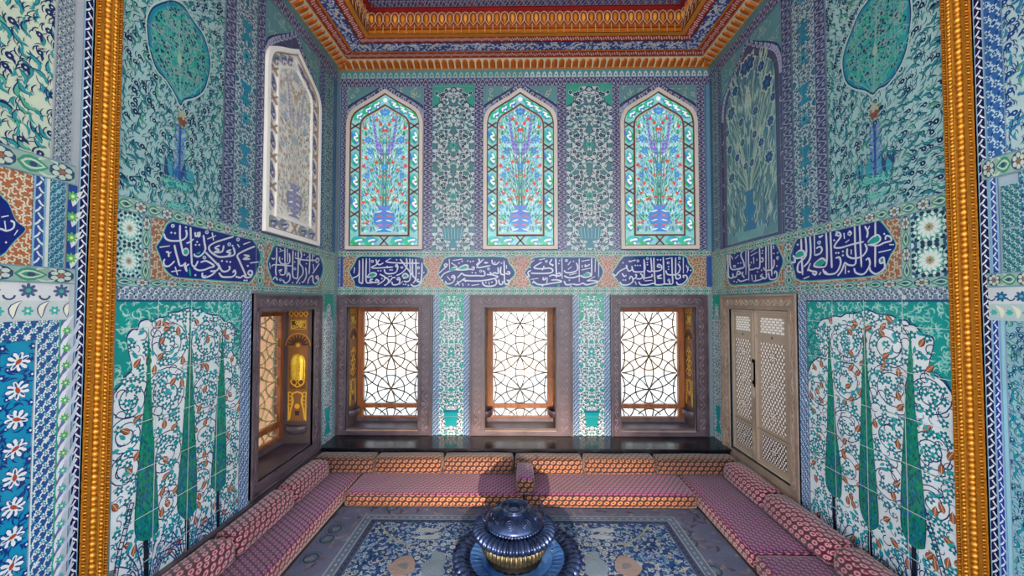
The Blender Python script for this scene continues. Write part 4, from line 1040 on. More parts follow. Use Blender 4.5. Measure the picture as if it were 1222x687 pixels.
# ============ near ends of the side walls, in front of the gilt mouldings
def near_facing(X, sgn, wall):
    L_ = sgn < 0; uf = ul if L_ else ur
    mb = MB(M_tile); c = Canvas(mb, (X, 0, 0), (0, 1, 0), (0, 0, 1), (-sgn, 0, 0))
    def R(pa, pb, z0, z1):
        f_ = (lambda p: (on_left if L_ else on_right)(p, 120 if z0 > .6 else 540 if z1 < 0 and z0 < -1 else 345)[0])
        a, b = f_(pa), f_(pb); return (min(a, b), CH+z0, max(a, b), CH+z1)
    if L_:
        c.rect(ul(-150), 0, ul(106, 343), 5.1, 'A3ABB5', .5)
        chain_strip(c, R(89.5, 102.5, -1.9, 3.0), True, .05)
        saz(c, R(-80, 62, .66, 2.6), .048, 17, 'B9C6B4', '2F8A90', '1E2F5C', '1C2C5A', 'B8C8B8', ang=2.0)
        lattice_floral(c, R(64, 84, .66, 2.6), .036, '6F7F90', 'A9B2B4', '232E50', '6E9A8C', 13)
        green_band(c, R(-80, 84, .565, .66), False, .2, lay=14)
        rust_fill(c, R(-80, 36, .16, .565), 3, .026, 'A5623E', 'CFC9B4')
        q = CALLI['I']; calli(c, on_left, q['origin'], q['sc'], q['outline'], q['strokes'], q['dots'], q['rings'], q['fills'], 2.4, lay=9)
        chain_strip(c, R(34, 50, .16, .565), True, .06, '2A4A92', 'CBD3D8', lay=11)
        c.rect(*R(50, 54, .16, .565), 'C6CCCB', 12)
        for k in range(20): c.disc(ul(52), CH+.17+k*.02, .004, '3C7C6C', 13, 5)
        lattice_floral(c, R(54, 73, .16, .565), .035, '2F6E8C', '8FB8BE', '223A72', '5F9AA0', 12)
        r = R(76, 87, .16, .565); c.rect(*r, '22408A', 12)
        for k in range(4):
            y = r[1]+.05+k*.1; c.leaf(r[0]+.02, y-.05, 1.1, .1, .03, 'CBD3D8', 13, .1); c.flower((r[0]+r[2])/2, y, .026, 8, '5FA85C', 13.5, core='CDE0A8')
        green_band(c, R(-80, 87, .085, .16), False, .2, lay=12)
        # white row with grey split flowers, and the row under it
        r = R(-80, 87, .005, .085); c.rect(*r, 'C9CDD2', 4); c.clip = r
        for k in range(8):
            x = ul(-60)+k*.125; c.flower(x, CH+.05, .034, 8, '4A5C80', 5, core='3FA090'); c.line(arc(x+.06, CH+.03, .02, 3.2, 6.2, 5), .008, '3E4C74', 5.5)
        r = R(-80, 87, -.085, .005); c.clip = None; c.rect(*r, 'B9C4C8', 4); c.clip = r
        for k in range(10):
            x = ul(-60)+k*.1; c.leaf(x, CH-.07, 1.2, .08, .022, 'DDDCC8', 5.5, .2); c.leaf(x, CH-.075, 1.2, .09, .032, '2C4A80', 5.2, .2); c.flower(x+.05, CH-.04, .022, 6, '3FA8A0', 5.6, core='C9D4CC')
        c.clip = None
        # turquoise panel, blue floral border, green strip
        r = R(-80, 36, -1.9, -.17); c.rect(*r, '1687AE', 2)
        rnd = random.Random(5)
        with With(c, r):
            for k in range(700):
                x, y = rnd.uniform(r[0], r[2]), rnd.uniform(r[1], r[3]); l = 3+(k % 30)*.1; a = rnd.uniform(0, 6.3)
                if k % 3: c.line(arc(x, y, .03, a, a+1.6, 5), .007, '16377E', l, taper=-1)
                else: c.leaf(x, y, a, .034, .012, '16377E', l, .2)
            row = 0; y = r[1]+.03
            while y < r[3]+.03:
                for q in range(4):
                    x = r[2]-.055-q*.105+(.05 if row % 2 else 0); a = .6+row*1.1
                    if row % 2:
                        c.flower(x, y, .017, 6, '16377E', 7, a, 'D4DCE0'); c.flower(x+.02, y+.03, .012, 6, '16377E', 7, a, 'D4DCE0'); continue
                    c.flower(x, y, .047, 9, '1B3F8C', 8, a); c.flower(x, y, .043, 9, 'D4DCE0', 8.3, a)
                    for k in range(7): c.leaf(x+.012*cos(a+k*.9), y+.012*sin(a+k*.9), a+k*.9, .026, .008, '1B4F8C', 8.6)
                    c.leaf(x-.016*cos(a), y-.016*sin(a), a, .036, .017, 'A04830', 9)
                y += .062; row += 1
        c.rect(*R(36, 38, -1.9, -.17), 'BCD4DC', 13)
        lattice_floral(c, R(38, 64, -1.9, -.085), .046, '24508C', 'C9D4D6', '1C7C9A', 'CFE0D0', 12)
        lattice_floral(c, R(-80, 64, -.17, -.085), .046, '24508C', 'C9D4D6', '1C7C9A', 'CFE0D0', 13)
        c.rect(*R(64, 66, -1.9, -.085), '2F9A80', 13)
        r = R(67, 80, -1.9, -.085); c.rect(*r, '5C6C9C', 12); nk = 22
        for k in range(nk):
            y = r[1]+.03+k*(r[3]-r[1])/nk; g = k > 13
            c.leaf(r[0], y-.04, 1.15, .13, .022, 'D0D4DC', 13, .12); c.leaf(r[0]+.02, y-.05, 1.15, .13, .018, 'B4BCD0', 13.2, -.12)
            c.flower((r[0]+r[2])/2, y, .02, 8, '4FA060' if g else '3F9AA4', 13.5, core='C4D8A0')
        c.rect(*R(81, 87.5, -1.9, .1), 'A9B4BE', 12)
    else:
        c.rect(ur(1400), 0, ur(1166, 343), 5.1, '9FB4C4', .5)
        chain_strip(c, R(1171.5, 1185, -1.9, 3.0), True, .05)
        lattice_floral(c, R(1179, 1200, .70, 2.6), .06, '2D5F9C', 'A9C4D4', '1C3F84', '9CC0CC', 12)
        saz(c, R(1200, 1300, .70, 2.6), .042, 23, 'A9C4C8', '2F7FA4', '1E3F7C', '1C4C90', 'B8CCD0')
        green_band(c, R(1178, 1300, .60, .70), False, .13, lay=13)
        chain_strip(c, R(1186, 1197, .14, .60), True, .045, '2A4A9A', 'D0D6DC', lay=12)
        for z0, z1 in ((.14, .34), (.35, .55)):
            lattice_floral(c, R(1200, 1224, z0, z1), .035, '2F7080', '9CC0BC', '1E4868', '6FB0A0', 12)
        lattice_floral(c, R(1222, 1300, .14, .6), .05, '2F6E8C', '8FB8BE', '223A72', '5F9AA0', 12)
        green_band(c, R(1180, 1300, .07, .14), False, .12, lay=12)
        r = R(1180, 1300, -.01, .07); c.rect(*r, 'C4CDD2', 6); c.clip = r
        for k in range(8):
            x = ur(1300)+k*.075; c.flower(x, CH+.025, .026, 7, '2A5C8C', 7, core='4FAE9E'); c.line(arc(x+.038, CH+.02, .014, 3.2, 6.2, 5), .006, '3E4C74', 7.5)
        r = R(1180, 1300, -.09, -.01); c.clip = None; c.rect(*r, 'A9C0C4', 6); c.clip = r
        for k in range(10): x = ur(1300)+k*.06; c.leaf(x, CH-.08, 1.2, .07, .02, 'DDDCC8', 7, .2); c.flower(x+.03, CH-.05, .015, 6, '3FA8A0', 7.5)
        c.clip = None
        chain_strip(c, R(1190, 1201, -1.9, -.09), True, .05, '20389A', 'D0D6E4', lay=12)
        c.rect(*R(1201, 1206, -1.9, -.09), '8FC0D4', 12)
        saz(c, R(1206, 1230, -1.9, -.09), .03, 29, '8CB8C4', '1F8FA0', '1E3F7C', '2F9A7C', 'C4D8D8')
        lattice_floral(c, R(1230, 1330, -1.9, -.09), .06, '2D6F9C', 'A9C4D4', '1C3F84', '9CC0CC', 12)
    mb.build('tile_facing', wall)
near_facing(XL, -1, wall_left)
near_facing(XR, 1, wall_right)

# ============ gilt rope mouldings
def gilt(X, sgn, ua, ub, name):
    """ua..ub on the wall; raised half-round bars, a twisted rope and a leaf chain"""
    u0, u1 = min(ua, ub), max(ua, ub); w = u1-u0; n = -sgn; z1 = 5.1
    root = MB(M_gilt); G1, G2, G3 = 'CC8422', 'A06010', 'E8A438'
    X0, X1 = X, X+n*.012
    root.box(X0, X1, u0, u1, 0, z1, G2)
    for a, b, d, cc in ((0, .05, .018, G1), (.13, .27, .020, G1), (.57, .61, .022, G3), (.80, .83, .02, G3), (.95, 1, .018, G1)):
        root.box(X0, X+n*d, u0+a*w, u0+b*w, 0, z1, cc)
    o = root.build(name, kind='structure')
    def beads(part, a, sp, hl, hw, tilt, d, cols, nu=7, nv=5, zig=0):
        b = MB(M_gilt); z = .12; k = 0
        while z < 4.35:
            cc = u0+a*w+(zig*(1 if k % 2 else -1)); A = Vector((0, cos(tilt), sin(tilt))); B = Vector((0, -sin(tilt), cos(tilt)))
            b.ell((X+n*.012, cc, z), (A*hw, B*hl, Vector((n, 0, 0))*d), nu, nv, cols[k % len(cols)]); z += sp; k += 1
        b.build(part, o)
    far = .0
    beads('bead_row', .085, .016, .0075, w*.042, 0, .017, (G1, G2)); beads('rope_band', .42, .028, .018, w*.11, .6, .017, (G3, G1))
    beads('leaf_chain', .705, .020, .0135, w*.065, .7, .015, (G3, G1)); beads('bead_row', .89, .014, .0062, w*.045, .0, .017, (G1, G2))
    # foot block with a leaf
    b = MB(M_gilt); b.box(X, X+n*.05, u0-.004, u1+.004, 0, .44, G2)
    for k in range(3):
        uu = u0+w*(.2+.3*k); b.ell((X+n*.05, uu, .33), ((0, w*.12, 0), (0, .0, .09), (n*.02, 0, 0)), 8, 5, G3); b.ell((X+n*.05, uu, .14), ((0, w*.1, 0), (0, 0, .1), (n*.02, 0, 0)), 8, 5, G1)
    b.build('foot_block', o)
    return o
gilt(XL, -1, ul(101.5, 343), ul(134, 343), 'trim_1')
gilt(XR, 1, ur(1172.5, 343), ur(1136, 343), 'trim_2')
# ------------------------------------------------------------------ windows
class Frame2:
    """local box maker on a wall: u along wall, v up, d towards the room"""
    def __init__(s, O, U, Nn): s.O = Vector(O); s.U = Vector(U); s.N = Vector(Nn)
    def pt(s, u, v, d): return s.O+s.U*u+s.N*d+Vector((0, 0, v))
    def box(s, mb, u0, u1, v0, v1, d0, d1, col='FFFFFF', m=0):
        a, b = s.pt(u0, v0, d0), s.pt(u1, v1, d1)
        mb.box(a.x, b.x, a.y, b.y, a.z, b.z, col, m)
    def ring(s, mb, u0, u1, v0, v1, wl, wr, wb, wt, d0, d1, col='FFFFFF', m=0):
        s.box(mb, u0, u0+wl, v0, v1, d0, d1, col, m); s.box(mb, u1-wr, u1, v0, v1, d0, d1, col, m)
        s.box(mb, u0+wl, u1-wr, v0, v0+wb, d0, d1, col, m); s.box(mb, u0+wl, u1-wr, v1-wt, v1, d0, d1, col, m)
    def bar(s, mb, pts, w, d0, d1, col='FFFFFF', m=0):
        """flat bent bar following pts in the wall plane"""
        n = len(pts); A, B, C_, D_ = [], [], [], []
        for i in range(n):
            a, b = pts[max(i-1, 0)], pts[min(i+1, n-1)]; dx, dy = b[0]-a[0], b[1]-a[1]; l = sqrt(dx*dx+dy*dy) or 1
            ox, oy = -dy/l*w/2, dx/l*w/2; x, y = pts[i]
            A.append(tuple(s.pt(x+ox, y+oy, d0))); B.append(tuple(s.pt(x+ox, y+oy, d1))); C_.append(tuple(s.pt(x-ox, y-oy, d1))); D_.append(tuple(s.pt(x-ox, y-oy, d0)))
        mb.grid([A, B, C_, D_, A], col, m, False, False)

FB = Frame2((0, D, 0), (1, 0, 0), (0, -1, 0)); FL = Frame2((XL, 0, 0), (0, 1, 0), (1, 0, 0)); FR = Frame2((XR, 0, 0), (0, 1, 0), (-1, 0, 0))

def stone_frame(F, outer, inner, name, mat, mat2, parent, proud=.035, band=True, depth=.3):
    """moulded marble surround: outer bead, carved band, inner fillet and deep reveals"""
    u0, v0, u1, v1 = outer; a0, b0, a1, b1 = inner
    wl, wr, wb, wt = a0-u0, u1-a1, b0-v0, v1-b1
    mb = MB(mat, mat2)
    F.ring(mb, u0, u1, v0, v1, wl, wr, wb, wt, 0, proud*.55)
    e = .018
    F.ring(mb, u0, u1, v0, v1, e, e, e, e, 0, proud, m=1)
    k = .028; F.ring(mb, u0+k, u1-k, v0+k, v1-k, .008, .008, .008, .008, 0, proud*.8, m=1)
    F.ring(mb, a0-.022, a1+.022, b0-.022, b1+.022, .022, .022, .022, .022, 0, proud*.9, m=1)
    o = mb.build(name, parent)
    if band and min(wl, wr) > .06:
        cb = MB(M_carve if mat is M_stone else M_stoneD if False else M_carveb)
        def run(x0, y0, x1, y1, w):
            Lg = sqrt((x1-x0)**2+(y1-y0)**2); n = max(2, round(Lg/.09)); dx, dy = (x1-x0)/Lg, (y1-y0)/Lg
            def Q(t, s_): return (x0+dx*t-dy*s_, y0+dy*t+dx*s_)
            F.bar(cb, [Q(Lg*i/(n*8), w*.30*sin(pi*i/8)) for i in range(n*8+1)], .007, proud*.5, proud*.76)
            for i in range(n):
                t = (i+.5)*Lg/n; s_ = -1 if i % 2 == 0 else 1
                F.bar(cb, [Q(t+w*.22*cos(q*.7+1.2)*(1-.07*q), s_*(w*.10)+w*.22*sin(q*.7+1.2)*(1-.07*q)) for q in range(8)], .007, proud*.5, proud*.74)
                F.bar(cb, [Q(t, s_*w*.05), Q(t+.012, s_*w*.32)], .012, proud*.5, proud*.72)
        ml = (u0+k+a0-.022)/2+.004; mr = (u1-k+a1+.022)/2-.004; mt = (v1-k+b1+.022)/2; mo = min(wl, wr)*.8
        run(ml, b0, ml, b1, (wl-k-.022)*.9); run(mr, b0, mr, b1, (wr-k-.022)*.9); run(ml, mt, mr, mt, (wt-k-.022)*.9)
        cb.build('carved_band', o)
    return o

def star_lattice(F, mb, u0, v0, u1, v1, cx, cy, s, d0, d1, w=.0115, col='FFFFFF', m=0):
    """nodes on a triangular net, a ring about each and two arcs along every link"""
    def inb(p): return u0 <= p[0] <= u1 and v0 <= p[1] <= v1
    def put(pts):
        run = []
        for p in pts:
            if inb(p): run.append(p)
            else:
                if len(run) > 1: F.bar(mb, run, w, d0, d1, col, m)
                run = []
        if len(run) > 1: F.bar(mb, run, w, d0, d1, col, m)
    hx_ = s*sqrt(3)/2
    for i in range(-3, 4):
        for j in range(-6, 7):
            x = cx+i*hx_; y = cy+(j+(.5 if i % 2 else 0))*s
            if not (u0-s < x < u1+s and v0-s < y < v1+s): continue
            put(arc(x, y, s*.415, 0, 2*pi, 40))
            for a in (pi/2, pi/6, -pi/6):
                e = (x+s*cos(a), y+s*sin(a)); mx_, my = (x+e[0])/2, (y+e[1])/2; nx, ny = -sin(a), cos(a)
                for sg in (-1, 1):
                    pts = []
                    for k in range(25):
                        t = k/24; q = 4*t*(1-t)*s*.135*sg; pts.append((x+(e[0]-x)*t+nx*q, y+(e[1]-y)*t+ny*q))
                    put(pts)
            if inb((x, y)): F.box(mb, x-.013, x+.013, y-.013, y+.013, d0-.004, d1+.006, col, m)

def jamb(O, U, Nn, w, z0, z1, parent, shell=True):
    """gilded and painted niche on the side of a window recess"""
    F = Frame2(O, U, Nn); mb = MB(M_paint, M_gilt); c = Canvas(mb, O, U, (0, 0, 1), Nn)
    H = z1-z0
    c.rect(0, z0, w, z1, '5A4A48', 1); m = w/2; e = w*.12
    c.rect(e, z0+H*.16, w-e, z1, '8A5A30', 2)
    for k in range(4):      # row of hanging diamonds
        x = e+(k+.5)*(w-2*e)/4; c.poly([(x-.03, z1-.03), (x, z1), (x+.03, z1-.03), (x, z1-.075)], 'D8962C', 3); c.poly([(x-.013, z1-.035), (x, z1-.02), (x+.013, z1-.035), (x, z1-.055)], '5A2C14', 4)
    c.rect(e+.02, z1-.2, w-e-.02, z1-.1, 'C8932C', 3); c.rect(e+.03, z1-.19, w-e-.03, z1-.11, '4A3416', 4)
    rnd = random.Random(2)
    for k in range(26): x = e+.04+rnd.random()*(w-2*e-.08); c.line(arc(x, z1-.15+rnd.uniform(-.025, .025), .014, k, k+3.3, 5), .007, 'E2B444', 5)
    for k in range(9):       # sunburst
        a = pi*(k+.5)/9; c.leaf(m+.03*cos(a), z1-.37+.03*sin(a), a, .1, .024, '4A2A16', 4)
    c.line(arc(m, z1-.37, .13, 0, pi, 14), .01, 'C8862C', 4)
    c.disc(m, z1-.365, .022, 'D8962C', 5, 10)
    # arabesque of gold on brown
    y0, y1 = z0+H*.40, z1-.52-.12
    c.rect(e+.02, y0, w-e-.02, y1+.1, '6E4420', 3)
    for sg in (-1, 1):
        with With(c, (e, z0, w-e, z1), lambda p: (m+sg*p[0], p[1])):
            yy = y0+.02
            while yy < y1+.06:
                c.line(smooth_pts([(.0, yy), (w*.2, yy+.03), (w*.26, yy+.07), (w*.12, yy+.09), (.0, yy+.13)]), .013, 'E0A434', 5)
                c.line(arc(w*.14, yy+.05, .03, 0, 5, 8), .011, 'E0A434', 5.2); c.leaf(.01, yy+.06, 1.1, .06, .022, 'E8B444', 5.4); yy += .11
            c.line(smooth_pts([(0, z0+H*.38), (w*.2, z0+H*.36), (w*.16, z0+H*.31), (w*.24, z0+H*.25), (w*.3, z0+H*.17)]), .016, 'E8B03C', 5)
            c.line([(w*.3, z0+H*.17), (w*.34, z0+H*.38), (w*.34, z0+H*.16)], .012, 'E8B03C', 5)
            for k in range(4): c.line(arc(w*.28, z0+H*(.36-.03*k), .022, k, k+4, 6), .01, 'E8B03C', 5.2)
    c.disc(m, z0+H*.27, .028, 'E8A82C', 5, 10); c.poly([(m-.02, z0+H*.2), (m+.02, z0+H*.2), (m+.025, z0+H*.235), (m-.025, z0+H*.235)], '3A2A2A', 5)
    o = mb.build('jamb_panel', parent)
    if shell:                # fluted half dome and drops, in relief
        g = MB(M_gilt); rows = []; base = Vector(O)+Vector(U)*m
        for i in range(7):
            th = i/6*pi/2; rr = w*.30*(cos(th)**.6 if i < 6 else .02); row = []
            for k in range(25):
                a = pi*k/24; f = rr*(1-.10*abs(sin(a*6))); p = base+Vector(U)*f*cos(a)+Vector(Nn)*f*.45*sin(a)+Vector((0, 0, z1-.58+.13*sin(th))); row.append(tuple(p))
            rows.append(row)
        lower = []
        for dz, q in ((-.14, .96), (-.10, 1.0), (-.05, .97), (0, 1.0)):
            row = []
            for k in range(25):
                a = pi*k/24; f = w*.30*q*(1-.10*abs(sin(a*6))); row.append(tuple(base+Vector(U)*f*cos(a)+Vector(Nn)*f*.45*sin(a)+Vector((0, 0, z1-.58+dz))))
            lower.append(row)
        g.grid(lower+rows[1:], 'E8B838'); g.build('fluted_shell', o)
    # stone bowl bracket below
    b = MB(M_stone); rows = []; base = Vector(O)+Vector(U)*m+Vector((0, 0, z0+H*.03))
    for q, dz in ((.2, -.02), (.75, .0), (1.0, .045), (1.05, .085), (.9, .09), (.8, .06)):
        rows.append([tuple(base+Vector(U)*(w*.42*q*cos(pi*k/16))+Vector(Nn)*(w*.30*q*sin(pi*k/16))+Vector((0, 0, dz+.05))) for k in range(17)])
    b.grid(rows); b.build('stone_bracket', o)
    return o

def sash(F, u0, v0, u1, v1, d, node, s, parent, mat_lat, stile=.075):
    """timber sash: big light above, narrow light below, curved lattice, glass"""
    mb = MB(M_wood); th = .045
    F.ring(mb, u0, u1, v0, v1, stile, stile, .035, .055, d, d+th)
    rail = v0+.135; F.box(mb, u0+stile, u1-stile, rail, rail+.055, d, d+th)
    e = .012; F.ring(mb, u0+stile-e, u1-stile+e, rail+.055-e, v1-.055+e, e, e, e, e, d+th, d+th+.008)
    o = mb.build('sash', parent)
    lt = MB(mat_lat)
    star_lattice(F, lt, u0+stile, rail+.055, u1-stile, v1-.055, node[0], node[1], s, d+.012, d+.026)
    star_lattice(F, lt, u0+stile, v0+.035, u1-stile, rail, node[0], node[1], s, d+.012, d+.026)
    lt.build('lattice', o)
    g = MB(M_glass); F.box(g, u0+stile, u1-stile, v0+.03, v1-.05, d+.002, d+.008); g.build('pane', o)
    return o

# ---- three low windows in the back wall
outs = [(xbl(402.0), xbl(516.5)), (xbl(560.5), xbl(683.5)), (xbl(728.5), xbl(844.5))]
RD = .29
for i, (op, (oa, ob)) in enumerate(zip(BW, outs)):
    w = empty(f'window_{i+1}', (0, 0, 0), kind='structure')
    stone_frame(FB, (oa, .30, ob, zb(351.5)), op, 'marble_surround', M_stone, M_stoneD, w)
    a0, b0, a1, b1 = op
    mb = MB(M_stone); # reveal linings
    e = .012
    FB.box(mb, a0, a0+e, b0, b1, -.42, 0); FB.box(mb, a1-e, a1, b0, b1, -.42, 0); FB.box(mb, a0, a1, b1-e, b1, -.42, 0); FB.box(mb, a0, a1, b0, b0+.03, -.42, -.004)
    mb.build('reveal', w)
    sl = MB(M_buff); FB.box(sl, a0+.005, a1-.005, b0, b0+.012, -.004, .02); sl.build('sunlit_sill_edge', w)  # paler strip put in for the sunlit edge of the sill
    m = (a0+a1)/2; k = (D+RD)/FPX
    cx = (((458 if i == 0 else 621 if i == 1 else 775.3))-VX)*k
    ny = CH+(VY-424.7)*k; s = 39*k
    sash(FB, a0+.012, b0+.055, a1-.012, b1-.012, -RD-.04, ((a0+a1)/2, ny), s, w, M_lat)
    mb = MB(M_stoneD); FB.box(mb, a0, a1, b0+.012, b0+.075, -RD-.06, -RD+.02); mb.build('sill_block', w)
    if i in (0, 1): jamb((a0+e+.002, D+RD-.02, 0), (0, -1, 0), (1, 0, 0), RD-.03, b0+.04, b1-.015, w, shell=False)
    if i in (1, 2): jamb((a1-e-.002, D+RD-.02, 0), (0, -1, 0), (-1, 0, 0), RD-.03, b0+.04, b1-.015, w, shell=False)

# ---- left niche window
w4 = empty('window_4', (0, 0, 0), kind='structure')
stone_frame(FL, (ull(298.5), .305, ull(380.5), z_(.068)), (LW[0], LW[1], LW[2], LW[3]), 'marble_surround', M_stone, M_stoneD, w4)
mb = MB(M_stone); e = .012; dd = .38
FL.box(mb, LW[0], LW[0]+e, LW[1], LW[3], -dd, 0); FL.box(mb, LW[2]-e, LW[2], LW[1], LW[3], -dd, 0); FL.box(mb, LW[0], LW[2], LW[3]-e, LW[3], -dd, 0); FL.box(mb, LW[0], LW[2], LW[1], LW[1]+.012, -dd, -.004)
mb.build('reveal', w4)
sash(FL, LW[0]+.012, LW[1]+.06, LW[2]-.012, LW[3]-.012, -.335, ((LW[0]+LW[2])/2, CH-.62), .39, w4, M_latp, .06)
mb = MB(M_stoneD); FL.box(mb, LW[0], LW[2], LW[1]+.01, LW[1]+.07, -.36, -.28); mb.build('sill_block', w4)
jamb((XL-.27, LW[2]-e-.003, 0), (1, 0, 0), (0, -1, 0), .27, LW[1]+.03, LW[3]-.012, w4)
jamb((XL-.27, LW[0]+e+.003, 0), (1, 0, 0), (0, 1, 0), .27, LW[1]+.03, LW[3]-.012, w4)

# ---- right window, closed by two inlaid shutters
w5 = empty('window_5', (0, 0, 0), kind='structure')
stone_frame(FR, (url(955), .25, url(864.3), z_(.068)), (RW[0], RW[1], RW[2], RW[3]), 'marble_surround', M_buff, M_buff, w5)
def shutter(ua, ub, name, d):
    mb = MB(M_lacq); T, T2, PRL, DK = 'A5907C', 'BBA794', 'FAF7F2', '4A3226'
    v0, v1 = RW[1]+.006, RW[3]-.006; H = v1-v0; W_ = ub-ua
    FR.box(mb, ua, ub, v0, v1, d-.035, d, T)
    for q, ww, hh in ((0, .018, .006), (.03, .008, .004)): FR.ring(mb, ua+q*W_*2, ub-q*W_*2, v0+q, v1-q, ww, ww, ww, ww, d, d+hh, T2)
    c = Canvas(mb, (XR-d-.0, 0, 0), (0, 1, 0), (0, 0, 1), (-1, 0, 0))
    m = (ua+ub)/2; e = W_*.17
    # brick lattice
    r = (ua+e, v1-H*.145, ub-e, v1-H*.045); c.rect(*r, T2, 1)
    for j in range(6):
        for k in range(6):
            x = r[0]+(k+(j % 2)*.5)*(r[2]-r[0])/5.5; y = r[1]+(j+.12)*(r[3]-r[1])/6
            with With(c, r): c.rect(x, y, x+(r[2]-r[0])/7.2, y+(r[3]-r[1])/8.2, PRL, 2)
    def star_panel(r, cell, bg):
        c.rect(*r, bg, 1)
        with With(c, r):
            y = r[1]; row = 0; cy = (r[1]+r[3])/2; cx = (r[0]+r[2])/2
            while y < r[3]+cell:
                x = r[0]-cell*.2+(row % 2)*cell*.5; k = 0
                while x < r[2]+cell:
                    a = pi/2+(.6 if (k+row) % 3 == 0 else -.6 if (k+row) % 3 == 1 else 0)
                    c.leaf(x-cell*.42*cos(a), y-cell*.42*sin(a), a, cell*.84, cell*.52, PRL, 2); x += cell; k += 1
                y += cell*.72; row += 1
            n = 3 if r[3]-r[1] > .5 else 1
            for q in range(n):
                yy = r[1]+(q+.5)*(r[3]-r[1])/n; c.disc(cx, yy, cell*1.2, bg, 3, 12); c.disc(cx, yy, cell*.3, PRL, 3.5, 8)
                for k in range(8): a = k*pi/4; c.leaf(cx+cell*.42*cos(a), yy+cell*.42*sin(a), a, cell*.7, cell*.36, PRL, 3.5)
    star_panel((ua+e, v0+H*.25, ub-e, v0+H*.80), .042, '8A6C58')
    star_panel((ua+e, v0+H*.05, ub-e, v0+H*.205), .036, DK)
    for y in (v0+H*.225,): c.rect(ua+e*.4, y, ub-e*.4, y+.006, DK, 3)
    for (x, y) in ((ua+.025, v1-H*.17), (m, v1-H*.17), (ub-.025, v1-H*.17), (ua+.025, v0+H*.225), (ub-.025, v0+H*.225), (ua+.02, v0+H*.62)):
        for k in range(2): c.flower(x, y, .016, 4, '20160F', 4, core='5A4A30')
    o = mb.build(name, w5)
    return o
mid = (RW[0]+RW[2])/2+.06; gap = .011
s1 = shutter(RW[0]+.006, mid-gap, 'shutter', -.008)
s2 = shutter(mid+gap, RW[2]-.006, 'shutter', -.012)
bt = MB(M_buff); 
FR.box(bt, mid+gap-.002, mid+gap+.022, RW[1]+.02, RW[1]+.62, -.01, .012)
for k in range(20): bt.ell(tuple(FR.pt(mid+gap+.010, RW[1]+.04+k*.03, .012)), ((0, .012, 0), (0, 0, .013), (-.01, 0, 0)), 6, 4)
bt.build('turned_batten', s2)
lk = MB(M_iron)
for v in (.52, .66): lk.ell(tuple(FR.pt(mid, RW[1]+(RW[3]-RW[1])*v, .01)), ((0, .014, 0), (0, 0, .022), (-.012, 0, 0)), 8, 5)
FR.box(lk, mid-.006, mid+.006, RW[1]+.72, RW[1]+.98, -.02, .006); lk.build('latch', s1)
dk = MB(M_iron); FR.box(dk, RW[0], RW[2], RW[1], RW[3], -.2, -.16); dk.build('shadow_board', w5)

